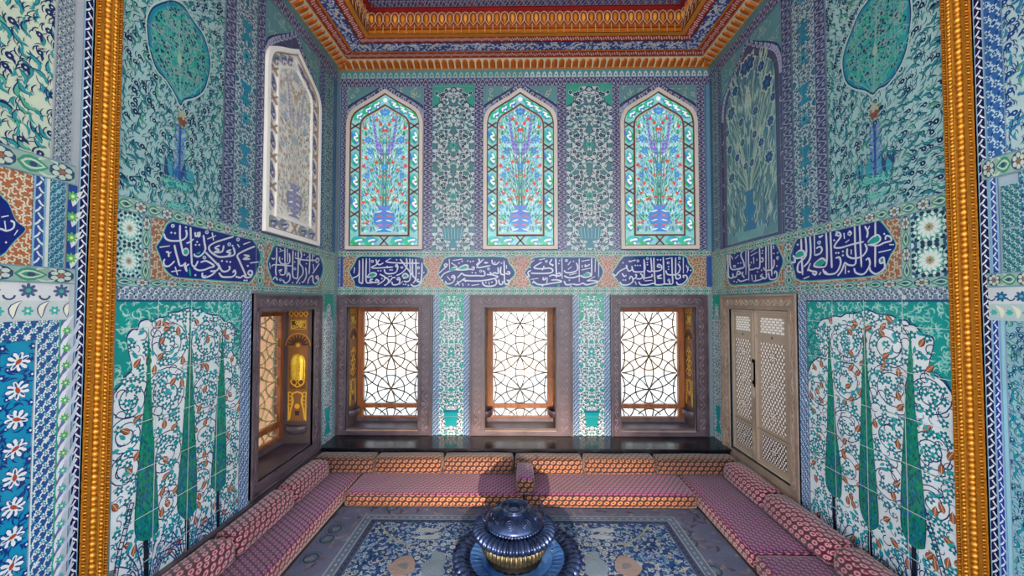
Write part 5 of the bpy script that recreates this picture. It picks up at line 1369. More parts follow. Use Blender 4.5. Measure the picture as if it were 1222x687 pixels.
# ---- tall arched windows of coloured glass
def arched(F, u0, u1, v0, vs, vp, name, lit, O, U, Nn, seed):
    w = empty(name, (0, 0, 0), kind='structure')
    m = (u0+u1)/2; cyy = (v0+vp)/2
    def ringpts(k): # inset copies
        return arch_pts(u0+k, u1-k, v0+k, vs-k*.15, vp-k*1.15)
    def ring_solid(mb, ka, kb, d0, d1, col):
        A, B = ringpts(ka), ringpts(kb); n = len(A)
        rows = [[tuple(F.pt(*p, d0)) for p in A], [tuple(F.pt(*p, d1)) for p in A], [tuple(F.pt(*p, d1)) for p in B], [tuple(F.pt(*p, d0)) for p in B]]
        mb.grid(rows, col, 0, True, False)
    fr = MB(M_plaster); PL, BR = ('CFC6BE', '6E4A44') if lit else ('EFEBE6', 'A8948A')
    ring_solid(fr, 0, .042, 0, .035, PL); ring_solid(fr, .042, .052, 0, .028, BR)
    ring_solid(fr, .158, .176, 0, .026, BR if lit else PL); ring_solid(fr, .176, .186, 0, .018, PL)
    # cross-shaped cames dividing the border into lights
    H = vs-v0-.05
    nC = 5
    for sg in (-1, 1):
        for k in range(nC+1):
            y = v0+.16+k*(H-.12)/nC
            xo, xi = m+sg*((u1-u0)/2-.052), m+sg*((u1-u0)/2-.158)
            if k == 0: continue
            for a, b in (((xo, y-.035), (xi, y+.035)), ((xo, y+.035), (xi, y-.035))):
                F.bar(fr, [a, b], .014, 0, .024, BR)
    for sg in (-1, 1): F.bar(fr, [(m-sg*.05, v0+.05), (m+sg*.05, v0+.16)], .014, 0, .024, BR)
    o = fr.build('plaster_frame', w)
    gl = MB(M_stain if lit else M_plaster); c = Canvas(gl, Vector(O)+Vector(Nn)*.008, U, (0, 0, 1), Nn)
    rnd = random.Random(seed)
    A = ringpts(.05); Bp = ringpts(.182)
    base = '8CC8CC' if lit else 'E8E4DE'
    c.poly(A, base, 2)
    G = ['2FAF6E', '3FBF8C', '2FB7B0', '49A9C8', '3F7FD0', '8FD8CC'] if lit else ['9A958E', 'A9A8A4', '8FA09C', '7C86A8', 'D8D4CE', '8E8478']
    # border lights: green and blue with white leaf
    def bl(x, y, a, s):
        c.leaf(x-.08*s*cos(a), y-.08*s*sin(a), a, .16*s, .10*s, G[rnd.randrange(0, 2)], 3, 0); c.leaf(x-.03*s*cos(a)+.02, y-.07*s*sin(a), a, .08*s, .045*s, G[4], 3.2, .2); c.leaf(x+.02*s*cos(a)-.02, y+.01*s*sin(a), a, .07*s, .04*s, G[3], 3.2, -.2)
        c.leaf(x-.05*s*cos(a), y-.02*s, a+.3, .10*s, .04*s, rnd.choice(G[2:5]), 3.4, .3)
        c.line(smooth_pts([(x-.045*s*cos(a)+.02*s, y-.045*s*sin(a)), (x-.015*s, y), (x+.02*s, y+.01*s), (x+.045*s*cos(a), y+.05*s*sin(a))]), .018*s, 'F2F4F4' if lit else '5A6088', 4)
        c.disc(x+.02*s, y-.03*s, .013*s, 'F2F4F4' if lit else '6E5EC0', 4.2, 6)
    for sg in (-1, 1):
        for k in range(nC):
            y = v0+.16+(k+.5)*(H-.12)/nC; bl(m+sg*((u1-u0)/2-.105), y, pi/2, 1.15)
        for k in range(1, 4):
            i = 2+k*2 if k < 3 else 7; A2 = ringpts(.1); p = A2[min(i, len(A2)-1)]
            bl(m+sg*abs(p[0]-m), p[1], 2.4 if sg > 0 else .75, 1.0)
        for k in (0.16, .32): bl(m+sg*k, v0+.105, 0.2, 1.2)
    c.disc(m, vp-.13, .028, 'F4F4F2', 5, 8)
    # central bouquet, mirrored
    c.poly(Bp, '9CD2D6' if lit else 'E6E2DA', 5)
    hw = (u1-u0)/2-.18; top = vp-.22
    CL = dict(w=['DDF0F2', 'C4E8EC'], g=['3AA878', '5CC08E', '2F8F72', '7CCBB0'], b=['4F8FD8', '6FB4E0', '3F78C4', '55B4CC'], r=['E0503C', 'D8483C', 'E87458'], p=['8A7AD0', '7468C0', '9C90DC']) if lit else \
        dict(w=['F0ECE6', 'E8E2DA'], g=['CFCBC2', 'BEB8AE', 'D0CAC0', '8E8880'], b=['A8B4C4', 'B0BCC0', 'B0AAA4', '948E88'], r=['BCA48C', 'B8A694', 'C4B4A4'], p=['A8A6C8', 'B4B0BC', 'B4B0B0'])
    for sg in (-1, 1):
        rnd = random.Random(seed+1)
        with With(c, (m-hw, v0+.185, m+hw, vp), lambda p: (m+sg*p[0], p[1])):
            for k in range(800):
                x, y = rnd.uniform(0, hw), rnd.uniform(v0+.2, top)
                if not inside(m+x, y, Bp): continue
                a = pi/2-.9*x/hw+rnd.uniform(-.5, .5); q = rnd.random(); l = 6+(k % 30)*.08
                s = rnd.uniform(.025, .055)
                col = rnd.choice(CL['g'] if q < .42 else CL['b'] if q < .66 else CL['w'] if q < .88 else CL['r'] if q < .94 else CL['p'])
                c.leaf(x, y, a, s, s*.36, col, l, rnd.choice((-.2, 0, .2)))
            for k in range(7):
                ex = hw*(.1+.14*k); ey = top-.25-.10*k*k*.3
                c.line(smooth_pts([(.01, v0+.42), (ex*.4, v0+.42+(ey-v0-.42)*.45), (ex, ey)]), .007, '4A7C68' if lit else 'C4BEB4', 9)
            def red(x, y, s=1): c.flower(x, y, .026*s, 5, CL['r'][0], 9.6, k*1.0, None, .5)
            for (fx, fy) in ((.35, .90), (.18, .865), (.85, .835), (.06, .815), (.8, .60), (.35, .56), (.9, .53), (.55, .50), (.2, .45), (.88, .42), (.62, .39), (.3, .33), (.75, .31), (.5, .26), (.9, .24), (.15, .28), (.7, .09), (.3, .07)):
                k = fx; red(fx*hw, v0+.2+fy*(top-v0-.2), 1.0 if fy > .5 else .85)
            for j in range(26):      # violet spires
                t = j/25; c.disc(hw*(.28+.22*t)+.012*(j % 2), v0+.2+(top-v0-.2)*(.66+.26*t), .017-.006*t, CL['p'][j % 3], 9.9, 6)
            for j in range(10): t = j/9; c.disc(hw*(.12+.1*t), v0+.2+(top-v0-.2)*(.62+.1*t), .016, CL['p'][j % 3], 9.9, 6)
            for (fx, fy, s) in ((.72, .74, 1.5), (.05, .96, 1.5), (.62, .64, 1.2), (.75, .45, 1.1), (0.0, .52, 1.2)):
                c.flower(fx*hw, v0+.2+fy*(top-v0-.2), .034*s, 7, CL['b'][0], 10, core=CL['b'][1])
            # vase
            y0 = v0+.2
            c.poly([(0, y0+.01), (.09, y0+.01), (.06, y0+.06), (.13, y0+.13), (.12, y0+.24), (.06, y0+.27), (.09, y0+.33), (0, y0+.33)], CL['b'][0] if lit else '8C8CB0', 10.4)
            for j in range(5): c.leaf(.0, y0+.06+j*.055, .5, .11, .02, CL['p'][0], 10.7, .1); c.leaf(.02, y0+.05+j*.055, -.3, .09, .018, CL['r'][2] if j % 2 else CL['w'][0], 10.8)
    gl.build('glass', w, kind=None)
    return w
for i, (a, b) in enumerate(WIN):
    arched(FB, xb(a), xb(b), zb(297.5), zb(149), zb(106.5), f'window_{6+i}', True, (0, D, 0), (1, 0, 0), (0, -1, 0), 50)
u0, u1 = ul(313.5), ul(379.5)
arched(FL, u0, u1, CH+.60, CH+2.03*KZ, CH+2.42*KZ, 'window_9', False, (XL, 0, 0), (0, 1, 0), (1, 0, 0), 60)
# ------------------------------------------------------------------ cornice and ceiling
zS = CH+2.845*KZ; zM = CH+3.09*KZ; zL = CH+3.105*KZ; YC = 2.0   # soffit, top of upper drops, lattice field, near end
ceil = MB(M_paint)
ceil.box(XL-.3, XR+.3, YC, D+.3, zL+.02, zL+.15, '5A5048')
ceiling = ceil.build('ceiling', kind='structure')
cm = MB(M_paint)
# soffit boards: three sides
sides = [
 dict(O=(0, D, zS), U=(1, 0, 0), V=(0, -1, 0), u0=XL, u1=XR, back=True),
 dict(O=(XL, 0, zS), U=(0, 1, 0), V=(1, 0, 0), u0=YC, u1=D, back=False),
 dict(O=(XR, 0, zS), U=(0, 1, 0), V=(-1, 0, 0), u0=YC, u1=D, back=False)]
for sd in sides:
    c = Canvas(cm, sd['O'], sd['U'], sd['V'], (0, 0, -1))
    def span(s0, s1):
        if sd['back']: return XL+s0, XR-s0
        return sd['u0'], D-s1
    def band(s0, s1): a, b = span(s0, s1); return (a, s0, b, s1)
    c.rect(*band(.05, .135), 'C9BEAC', 1)
    c.rect(*band(.128, .262), 'CC7420', 1.5)
    def red(s0, s1):
        r = band(s0, s1); c.rect(*r, 'B03028', 2); n = round((r[2]-r[0])/.055)
        for i in range(n):
            x = r[0]+(i+.5)*(r[2]-r[0])/n; ym = (s0+s1)/2
            c.line([(x-.024, ym+.02), (x-.008, ym-.018), (x+.008, ym+.018), (x+.024, ym-.02)], .011, 'F0DCD6', 3); c.disc(x, ym+.026*(1 if i % 2 else -1), .009, 'F0DCD6', 3, 5)
        c.rect(r[0], s0, r[2], s0+.010, '8A1E18', 4); c.rect(r[0], s1-.010, r[2], s1, '8A1E18', 4)
    red(.146, .236)
    r = band(.262, .405); c.rect(*r, '3A4A8C', 2); rnd = random.Random(6)
    with With(c, r):
        n = int((r[2]-r[0])/.024)
        for i in range(n*5):
            x = r[0]+rnd.random()*(r[2]-r[0]); y = .268+rnd.random()*.13; a = rnd.uniform(0, 6.3)
            c.leaf(x, y, a, .034, .017, rnd.choice(('C9D2EC', 'B9C6E4', 'DCE2F0')), 3+(i % 20)*.05)
        k = 0; x = r[0]+.1
        while x < r[2]:
            c.leaf(x, .30 if k % 2 else .375, .55 if k % 2 else -.55, .16, .032, 'D6CFC8', 5, .15); x += .27; k += 1
    c.rect(*band(.402, .412), '6A2430', 4)
    red(.415, .50)
    c.rect(*band(.50, .55), 'C87A1E', 4)
# lattice field
c = Canvas(cm, (0, 0, zL), (1, 0, 0), (0, 1, 0), (0, 0, -1))
r = (XL+.52, YC, XR-.52, D-.52)
c.rect(*r, '7E1A1C', 1)
r = (XL+.60, YC, XR-.60, D-.60); c.rect(*r, '2E3D78', 2)
st = .075; n = int((r[2]-r[0])/st); ny = int((r[3]-r[1])/st)
with With(c, r):
    for j in range(ny+1):
        y = r[3]-j*st
        c.rect(r[0], y-.003, r[2], y+.003, 'A9A9BC', 3)
        if j < 14:
            for i in range(n+1):
                x = r[0]+i*st
                c.line([(x, y), (x+st/2, y-st)], .007, 'A9A9BC', 3.2); c.line([(x, y), (x-st/2, y-st)], .007, 'A9A9BC', 3.3); c.line([(x+st/2, y), (x+st, y-st)], .007, 'A9A9BC', 3.4) 
                if (i+3*j) % 7 == 0: c.flower(x+.02, y-st/2, .02, 4, 'B04030', 4)
                elif i % 2: c.disc(x, y-st/2, .011, '7C86B4', 4, 6)
cm.build('painted_boards', ceiling)

mu = MB(M_gilt, M_paint)
GA, GB, GC = 'C8761C', '9A4E10', 'E09A34'; CR = 'CFC2AE'
def cove(O, U, V, u0, u1):
    """row of small arched gold cells under the soffit"""
    O = Vector(O); U = Vector(U); V = Vector(V); up = Vector((0, 0, 1))
    def P(u, s, z): return O+U*u+V*s+up*z
    # backing slope, cream
    mu.face([tuple(P(u0, .004, CH+2.785*KZ)), tuple(P(u1, .004, CH+2.785*KZ)), tuple(P(u1, .132, zS+.004)), tuple(P(u0, .132, zS+.004))], CR, 1)
    mu.face([tuple(P(u0, .0, CH+2.775*KZ)), tuple(P(u1, .0, CH+2.775*KZ)), tuple(P(u1, .012, CH+2.79*KZ)), tuple(P(u0, .012, CH+2.79*KZ))], 'A86E30', 1)
    n = round((u1-u0)/.083); w = (u1-u0)/n
    nrm = (V*.07-up*.12).normalized(); sl = (V*.12+up*.06).normalized()
    nrm = U.cross(sl).normalized()
    if nrm.dot(-up) < 0: nrm = -nrm
    for i in range(n):
        uc = u0+(i+.5)*w
        # arched cell: concave scoop drawn as fan of facets
        hw = w*.39; base = P(uc, .012, CH+2.79*KZ)
        outl = [(-hw, 0), (-hw, .085), (-hw*.6, .108), (0, .116), (hw*.6, .108), (hw, .085), (hw, 0)]
        rim = [base+U*a+sl*b+nrm*.003 for a, b in outl]
        rim2 = [base+U*a*.55+sl*(.02+b*.72)+nrm*.014 for a, b in outl]
        for k in range(len(rim)-1):
            mu.face([tuple(rim[k]), tuple(rim[k+1]), tuple(rim2[k+1]), tuple(rim2[k])], ('B8600F','D08020','B8600F','A8500C','B05A10','9A480A')[k], 1)
        mu.face([tuple(p) for p in rim2], 'A85208', 1); mu.face([tuple(rim[0]), tuple(rim2[0]), tuple(rim2[-1]), tuple(rim[-1])], 'D88A30', 1)
cove((0, D, 0), (1, 0, 0), (0, -1, 0), XL, XR); cove((XL, 0, 0), (0, 1, 0), (1, 0, 0), YC, D); cove((XR, 0, 0), (0, 1, 0), (-1, 0, 0), YC, D)
def drops(O, U, V, u0, u1):
    """upper stage: two rows of boxes then pointed drops in pale outlines"""
    O = Vector(O); U = Vector(U); V = Vector(V); up = Vector((0, 0, 1))
    def P(u, s, z): return O+U*u+V*s+up*z
    s0 = .532
    mu.face([tuple(P(u0, s0, zS-.0)), tuple(P(u1, s0, zS)), tuple(P(u1, s0+.004, zM+.02)), tuple(P(u0, s0+.004, zM+.02))], '9A4A14', 1)
    n = round((u1-u0)/.085); w = (u1-u0)/n
    for i in range(n+1):
        a = u0+i*w
        for z0, z1, cc in ((.012, .05, 'C8701C'), (.056, .092, 'B05A14')):
            if i < n: mu.face([tuple(P(a+.006, s0+.022, zS+z0)), tuple(P(a+w-.006, s0+.022, zS+z0)), tuple(P(a+w-.006, s0+.008, zS+z1)), tuple(P(a+.006, s0+.008, zS+z1))], cc, 1)
        mu.tube([P(a, s0+.024, zS+.005), P(a, s0+.016, zS+.10)], .0045, 4, 'D0A890', 1, False)
        if i < n:
            uc = a+w/2; zc = zS+.165
            mu.ell(P(uc, s0+.016, zc+.004), (U*w*.27, (up*.045), V*.02), 8, 5, 'D07C1E' if i % 3 else 'EBA03A', 1)
            mu.face([tuple(P(uc-w*.25, s0+.018, zc-.005)), tuple(P(uc, s0+.02, zc-.062)), tuple(P(uc+w*.25, s0+.018, zc-.005)), tuple(P(uc, s0+.036, zc))], 'D88A28', 1)
            ol = [(-.46, .03), (-.46, -.025), (0, -.078), (.46, -.025), (.46, .03), (.3, .06), (0, .072), (-.3, .06), (-.46, .03)]
            mu.tube([P(uc+w*p, s0+.02, zc+q) for p, q in ol], .0045, 4, 'CDB4A4', 1, False)
    mu.face([tuple(P(u0, s0+.03, zS-.004)), tuple(P(u1, s0+.03, zS-.004)), tuple(P(u1, s0+.018, zS+.012)), tuple(P(u0, s0+.018, zS+.012))], 'D88A28', 1)
    mu.face([tuple(P(u0, s0+.006, zS+.243)), tuple(P(u1, s0+.006, zS+.243)), tuple(P(u1, s0+.05, zL-.002)), tuple(P(u0, s0+.05, zL-.002))], '8A1C1C', 1)
e = .54
drops((0, D, 0), (1, 0, 0), (0, -1, 0), XL+e, XR-e); drops((XL, 0, 0), (0, 1, 0), (1, 0, 0), YC, D-e); drops((XR, 0, 0), (0, 1, 0), (-1, 0, 0), YC, D-e)
mu.build('gilt_drops', ceiling)
# ------------------------------------------------------------------ floor, ledge, outside
YC_ = 1.99
fl = MB(M_floor, M_hallfloor); fl.box(-6, 6, .9, D+.3, -.12, 0); fl.box(-7, 7, -6, .9, -.12, 0, m=1); floor = fl.build('floor', kind='structure')
lg = MB(M_ledge); 
lg.box(XL, XR, 4.262, D, 0, .300); lg.box(XL, XR, 4.25, D, .300, .318)
lg.build('trim_3', kind='structure')
sk = MB(M_stoneD); sk.box(XL, XL+.03, YF, 4.25, 0, .262); sk.box(XL, XL+.045, YF, 4.25, .262, .282); sk.build('baseboard_left', kind='structure')
sk = MB(M_stoneD); sk.box(XR-.03, XR, YF, 4.25, 0, .222); sk.box(XR-.045, XR, YF, 4.25, .222, .242); sk.build('baseboard_right', kind='structure')

rf = MB(M_terr); rf.box(-7, 7, -6, YC_, 5.15, 5.3); rf.build('hall_ceiling', kind='structure')  # unseen hall roof, added to keep sky light off the upper walls

# terrace and neighbouring pavilion wall seen through the lattices
tr = MB(M_terr); tr.box(-12, 12, D+.9, 16, -1.2, -1.0); tr.build('terrace', kind='structure')
pw = MB(M_peach)
pw.box(XL-2.2, XL-2.0, 5.3, 8.2, -1, 4.2)
pw.build('wall_pavilion', kind='structure')

# ------------------------------------------------------------------ upholstery
def soft_box(name, size, mat, parent=None, r=.03, n=(14, 6, 5), puff=.012, seed=0, lump=.006, lean=0.0, sag=0.0):
    """stuffed cuboid centred in x,y with its base at z=0; uv in metres on every side"""
    sx, sy, sz = size; verts = {}; me_v = []; faces = []; uvs = []
    nx, ny, nz = n
    def shape(p):
        q = Vector(p); h = Vector((sx/2, sy/2, sz/2)); core = Vector((max(-h.x+r, min(h.x-r, q.x)), max(-h.y+r, min(h.y-r, q.y)), max(-h.z+r, min(h.z-r, q.z))))
        d = q-core
        if d.length > 1e-6: q = core+d.normalized()*r
        t = Vector((q.x/h.x, q.y/h.y, q.z/h.z)); bulge = (1-t.x**2)*(1-t.y**2) if abs(t.z) > .9 else (1-t.x**2)*(1-t.z**2) if abs(t.y) > .9 else (1-t.y**2)*(1-t.z**2)
        nrm = d.normalized() if d.length > 1e-6 else Vector((0, 0, 1))
        w = noise.noise(Vector((q.x*5+seed*7.1, q.y*5, q.z*6+seed)))
        q += nrm*((puff*max(bulge, 0)+w*lump) if nrm.z > -.5 else 0)
        if t.z > -.5: q.z -= sag*(1-t.x**2)*max(0, 1-t.y**2)
        q.z += sz/2
        q.y += lean*(q.z/sz)
        return q
    def vid(p):
        k = tuple(round(a, 6) for a in p)
        if k not in verts: verts[k] = len(me_v); me_v.append(tuple(shape(p)))
        return verts[k]
    def side(fn, na, nb, la, lb, off):
        for i in range(na):
            for j in range(nb):
                ps = [fn(i/na, j/nb), fn((i+1)/na, j/nb), fn((i+1)/na, (j+1)/nb), fn(i/na, (j+1)/nb)]
                faces.append(tuple(vid(p) for p in ps))
                for a, b in ((i, j), (i+1, j), (i+1, j+1), (i, j+1)): uvs.extend((a/na*la+off, b/nb*lb+off*.5))
    X, Y, Z = sx/2, sy/2, sz/2; s = seed*.137
    side(lambda a, b: (-X+a*sx, -Y, -Z+b*sz), nx, nz, sx, sz, s); side(lambda a, b: (X-a*sx, Y, -Z+b*sz), nx, nz, sx, sz, s)
    side(lambda a, b: (-X+a*sx, -Y+b*sy, Z), nx, ny, sx, sy, s); side(lambda a, b: (-X+a*sx, Y-b*sy, -Z), nx, ny, sx, sy, s)
    side(lambda a, b: (X, -Y+a*sy, -Z+b*sz), ny, nz, sy, sz, s); side(lambda a, b: (-X, Y-a*sy, -Z+b*sz), ny, nz, sy, sz, s)
    me = bpy.data.meshes.new(name); me.from_pydata(me_v, [], faces); me.materials.append(mat[0] if isinstance(mat, tuple) else mat)
    if isinstance(mat, tuple):
        me.materials.append(mat[1])
        k0 = 2*nx*nz
        for k in range(k0, k0+nx*ny): me.polygons[k].material_index = 1
    for p in me.polygons: p.use_smooth = True
    u = me.uv_layers.new(name='UVMap'); u.data.foreach_set('uv', uvs)
    me.update(); o = bpy.data.objects.new(name, me); COL.objects.link(o)
    if parent: o.parent = parent
    return o

SH = .125                                 # mattress height
YM = 3.636; XML, XMR = -1.63, 1.665       # inner edges of the divan
gM = 'divan mattresses laid around the three walls'
def mattress(cx, cy, sx, sy, rz, label, seed, n=(26, 10, 4)):
    o = soft_box('divan_mattress', (sx, sy, SH), (M_fab if abs(rz) < .1 else M_fab2, M_cooltop), r=.028, n=n, puff=.003, seed=seed, lump=.004)
    o.location = (cx, cy, 0); o.rotation_euler = (0, 0, rz); return tag(o, label, 'mattress', gM)
mid_x = .06
mattress((XML+.02+mid_x)/2, (YM+4.24)/2, mid_x-XML-.03, 4.24-YM, 0, 'low patterned divan mattress along the back wall, left of the armrest', 1, (34, 12, 4))
mattress((mid_x+XMR)/2+.0, (YM+4.24)/2, XMR-mid_x-.02, 4.24-YM, 0, 'low patterned divan mattress along the back wall, right of the armrest', 2, (34, 12, 4))
wl = XML-(XL+.03)-.004
mattress((XL+.03+XML)/2-.002, (2.0+4.24)/2, 4.24-2.0, wl, pi/2, 'long purple patterned mattress along the left wall below the tile cypresses', 3, (44, 10, 4))
wr = XR-.03-XMR-.004
mattress((XMR+XR-.03)/2+.002, (2.83+4.24)/2, 4.24-2.83-.0, wr, -pi/2, 'purple patterned mattress in the right back corner below the shuttered window', 4, (34, 10, 4))
mattress((XMR+XR-.03)/2+.002, (1.7+2.82)/2, 2.82-1.7, wr, -pi/2, 'pinkish patterned mattress nearest the viewer along the right wall', 5, (34, 10, 4))

gC = 'back cushions leaning around the divan'
yb = 4.036; zc = SH+.009
ed = [xb_*1.0 for xb_ in ((379-VX), (450-VX), (530-VX), (613.6-VX), (694-VX), (778-VX), (863-VX))]
kb = 4.13/FPX
names = ['red and cream back cushion in the left corner of the back wall', 'red and cream back cushion on the back wall, second from the left corner', 'back cushion left of the small armrest, half in shadow',
         'back cushion right behind the small armrest, half in shadow', 'red and cream back cushion on the back wall, second from the right corner', 'red and cream back cushion in the right corner of the back wall']
for i in range(6):
    a, b = ed[i]*kb, ed[i+1]*kb
    if i == 0: a = XL+.05
    if i == 5: b = XR-.05
    o = soft_box('back_cushion', (b-a-.024, .19, .152+(.004 if i == 2 else 0)), M_fab, r=.02, n=(18, 6, 6), puff=.006, seed=10+i, lump=.006, lean=.015)
    o.location = ((a+b)/2, yb+.095, zc); o.rotation_euler = (0, 0, .01*((i % 3)-1)); tag(o, names[i], 'cushion', gC)
def side_cush(x, y0, y1, rz, label, seed, s):
    o = soft_box('back_cushion', (y1-y0-.012, .19, .162), M_fab2, r=.045, n=(18, 6, 6), puff=.01, seed=seed, lump=.007, lean=.02)
    o.location = (x, (y0+y1)/2, zc); o.rotation_euler = (0, 0, rz); tag(o, label, 'cushion', gC)
xl = XL+.05+.115; xr = XR-.05-.115
side_cush(xl, 3.40, 4.015, pi/2, 'pink bolster-like cushion on the left wall in the far corner, below the window niche', 20, 1)
side_cush(xl, 2.70, 3.39, pi/2, 'pink cushion on the left wall, middle one of the three', 21, 1)
side_cush(xl, 2.0, 2.69, pi/2, 'cream and red cushion on the left wall nearest the viewer', 22, 1)
side_cush(xr, 3.38, 4.015, -pi/2, 'pink cushion on the right wall in the far corner, below the shutters', 23, 1)
side_cush(xr, 2.66, 3.37, -pi/2, 'pink cushion on the right wall, middle one of the three', 24, 1)
side_cush(xr, 1.95, 2.65, -pi/2, 'pink cushion on the right wall nearest the viewer', 25, 1)
o = soft_box('armrest_bolster', (.158, .40, .142), (M_fab, M_cooltop), r=.02, n=(8, 10, 6), puff=.004, seed=31, lump=.003)
o.location = ((626.5-VX)/FPX*3.8, 3.815, SH+.009); tag(o, 'small upright armrest cushion standing on the middle of the back divan', 'armrest')

# ------------------------------------------------------------------ carpet
cp = MB(M_carpet); c = Canvas(cp, (0, 0, .012), (1, 0, 0), (0, 1, 0), (0, 0, 1))
ca = (XML+.015, .9, XMR-.015, YM-.012)
cp.box(ca[0], ca[2], ca[1], ca[3], .0005, .012, '4A4048')
bx = (on_floor(428, 622)[0]+on_floor(402, 680)[0])/2
fld = (bx+.12, 1.1, -bx-.09, on_floor(600, 626)[1])
fr_ = (fld[0], fld[1], fld[2], fld[3])
c.rect(*ca, '626884', 1)
rnd = random.Random(9)
with With(c, ca):
    for k in range(900):       # faded border: soft leaves and rings
        x, y = rnd.uniform(ca[0], ca[2]), rnd.uniform(1.2, ca[3])
        if fr_[0] < x < fr_[2] and y < fr_[3]: continue
        q = rnd.random(); l = 1.5+(k % 20)*.05; a = rnd.uniform(0, 6.3)
        c.leaf(x, y, a, rnd.uniform(.05, .11), .03, rnd.choice(('7A7480', '7A7E90', '54485A', '665868', '7E7478')), l, .15)
    for (x, y) in [on_floor(399.5, 633), on_floor(390, 645), on_floor(816.5, 637), on_floor(824, 649), on_floor(468, 607.5), on_floor(852, 683), on_floor(371, 668)]:
        c.line(arc(x, y, .05, 0, 2*pi, 12), .014, '2C4C5C', 3); c.disc(x, y, .02, '6E7C84', 3, 6); c.line(arc(x, y, .075, .5, 4, 8), .007, '3E5C74', 3)
# guard stripes
for k, (off, w, cc) in enumerate(((.0, .012, '8A96A4'), (.018, .05, '5C6E88'), (.07, .010, '8A96A4'), (.084, .05, '3E4A66'), (.136, .010, '7C8898'))):
    x0, y1, x1 = fld[0]-.14+off, fld[3]+.12-off*.9, fld[2]+.14-off
    for q in ((x0, 1.0, x0+w, y1), (x1-w, 1.0, x1, y1), (x0, y1-w, x1, y1)): c.rect(*q, cc, 4+k*.1)
    if w > .03:
        n = int((x1-x0)/.06)
        for i in range(n):
            x = x0+(i+.5)*(x1-x0)/n; c.leaf(x-.022, y1-w*.5, 0, .034, .018, '8A98AC' if k < 3 else '28345A', 4.6)
        for i in range(44):
            y = 1.05+i*(y1-1.05)/44
            for xx in (x0+w/2, x1-w/2): c.leaf(xx, y, pi/2, .034, .018, '8A98AC' if k < 3 else '28345A', 4.6)
c.rect(*fld, '2A4478', 5)
with With(c, fld):
    cols = ('8FA4BC', '7C94B4', '9AA8B4', '6E8CB8', 'A4A8A4', '3F7C98', '1A2C60')
    x0, y0, x1, y1 = fld; st = .034; row = 0; y = 1.6; k = 0
    while y < y1:
        x = x0+(row % 2)*st*.5
        while x < x1:
            k += 1; a = rnd.uniform(0, 6.3); px, py = x+rnd.uniform(-.014, .014), y+rnd.uniform(-.014, .014); l = 5.5+(k % 20)*.06
            q = rnd.random()
            if q < .55: c.leaf(px, py, a, rnd.uniform(.028, .05), rnd.uniform(.012, .02), cols[rnd.randrange(7)], l, .2)
            elif q < .8: c.line(arc(px, py, .022, a, a+3.6, 5), .009, cols[rnd.randrange(6)], l)
            else: c.flower(px, py, .02, 5, cols[rnd.randrange(5)], l, a, '23407C')
            x += st
        y += st*.8; row += 1
    def F_(x, y): return on_floor(x, y)
    def blob(px, col, l): c.poly([F_(*p) for p in smooth_pts(px+[px[0]], 3)][:-1], col, l)
    # figured medallions, cypress slivers and boughs
    for mir in (0, 1):
        def X_(p): return p if not mir else (2*614.5-p[0], p[1])
        blob([X_(p) for p in ((462,681),(468,674),(476,668),(488,665),(494,670),(495,679),(490,687),(470,690))], '8E8280', 7.5)
        blob([X_(p) for p in ((502,680),(508,672),(514,668),(516,661),(522,660),(530,663),(532,671),(529,678),(531,686),(520,692),(506,690))], '74889C', 7.5)
        blob([X_(p) for p in ((474,678),(480,674),(487,676),(484,682))], '6E7480', 8)
        blob([X_(p) for p in ((493,637),(505,632),(520,633),(525,635),(510,637.5))], '93A2B0', 7.6)
        blob([X_(p) for p in ((491,644),(505,641),(522,640),(525,643),(510,646))], '93A2B0', 7.6)
        c.line([F_(*X_(p)) for p in smooth_pts([(455,628),(463,640),(475,648),(485,652),(500,650)], 3)], .016, '8A9288', 7.7)
        c.line([F_(*X_(p)) for p in smooth_pts([(525,634),(532,628),(536,622)], 3)], .012, '8A9288', 7.7)
        for (px, py) in ((504,652),(513,656),(519,652),(529,652),(540,655),(507,662),(498,668),(534,640)): 
            x, y = F_(*X_((px, py))); c.disc(x, y, .03, '20386E', 7.4); c.disc(x, y, .024, '9AA8AC', 7.5); c.disc(x, y, .01, '6E8CB8', 7.6)
carpet = cp.build('carpet'); tag(carpet, 'faded blue carpet with a grey floral border covering the floor', 'carpet')

# ------------------------------------------------------------------ brazier
bxp, byp = -.022, 2.89
tx = .0
tr_ = MB(M_tray, M_bronze)
Z0 = .0135+.004
n = 192; FT = 48
prof = [(.0, .03), (.14, .03), (.20, .028), (.235, .026)]
tr_.lathe([(.001, .030), (.12, .031), (.235, .028), (.25, .024)], 96, m=0)
tr_.lathe([(.25, .024, .0), (.27, .034, .02, .010), (.31, .046, .03, .018), (.34, .045, .0, .0)], 320, m=0, flutes=40)
tr_.lathe([(.34, .045, 0, 0), (.355, .060, .0, .014), (.395, .082, .010, .030), (.44, .078, .016, .030), (.470, .056, .018, .016), (.458, .032, .018, .0), (.41, .022)], 384, m=1, flutes=48)
tr_.lathe([(.41, .022), (.36, .006), (.2, .0), (.001, .0)], 64, m=1)
tray = tr_.build('brazier_tray', loc=(tx, byp, Z0)); tag(tray, 'large round fluted metal tray lying on the carpet under the brazier', 'tray')
br = empty('brazier', (bxp, byp, Z0+.034), 'dark bronze brazier with ribbed bowl and domed lid standing on the tray', 'brazier')
b = MB(M_iron); b.lathe([(.001, .0), (.20, .0), (.205, .012), (.185, .024), (.180, .040), (.175, .048), (.12, .050), (.001, .050)], 64); b.build('base', br)
b = MB(M_bronze2, M_bronze)
b.lathe([(.15, .045, 0), (.19, .042, .01), (.228, .062, .016), (.243, .098, .020), (.238, .13, .018), (.21, .158, .012)], 352, m=0, flutes=44)
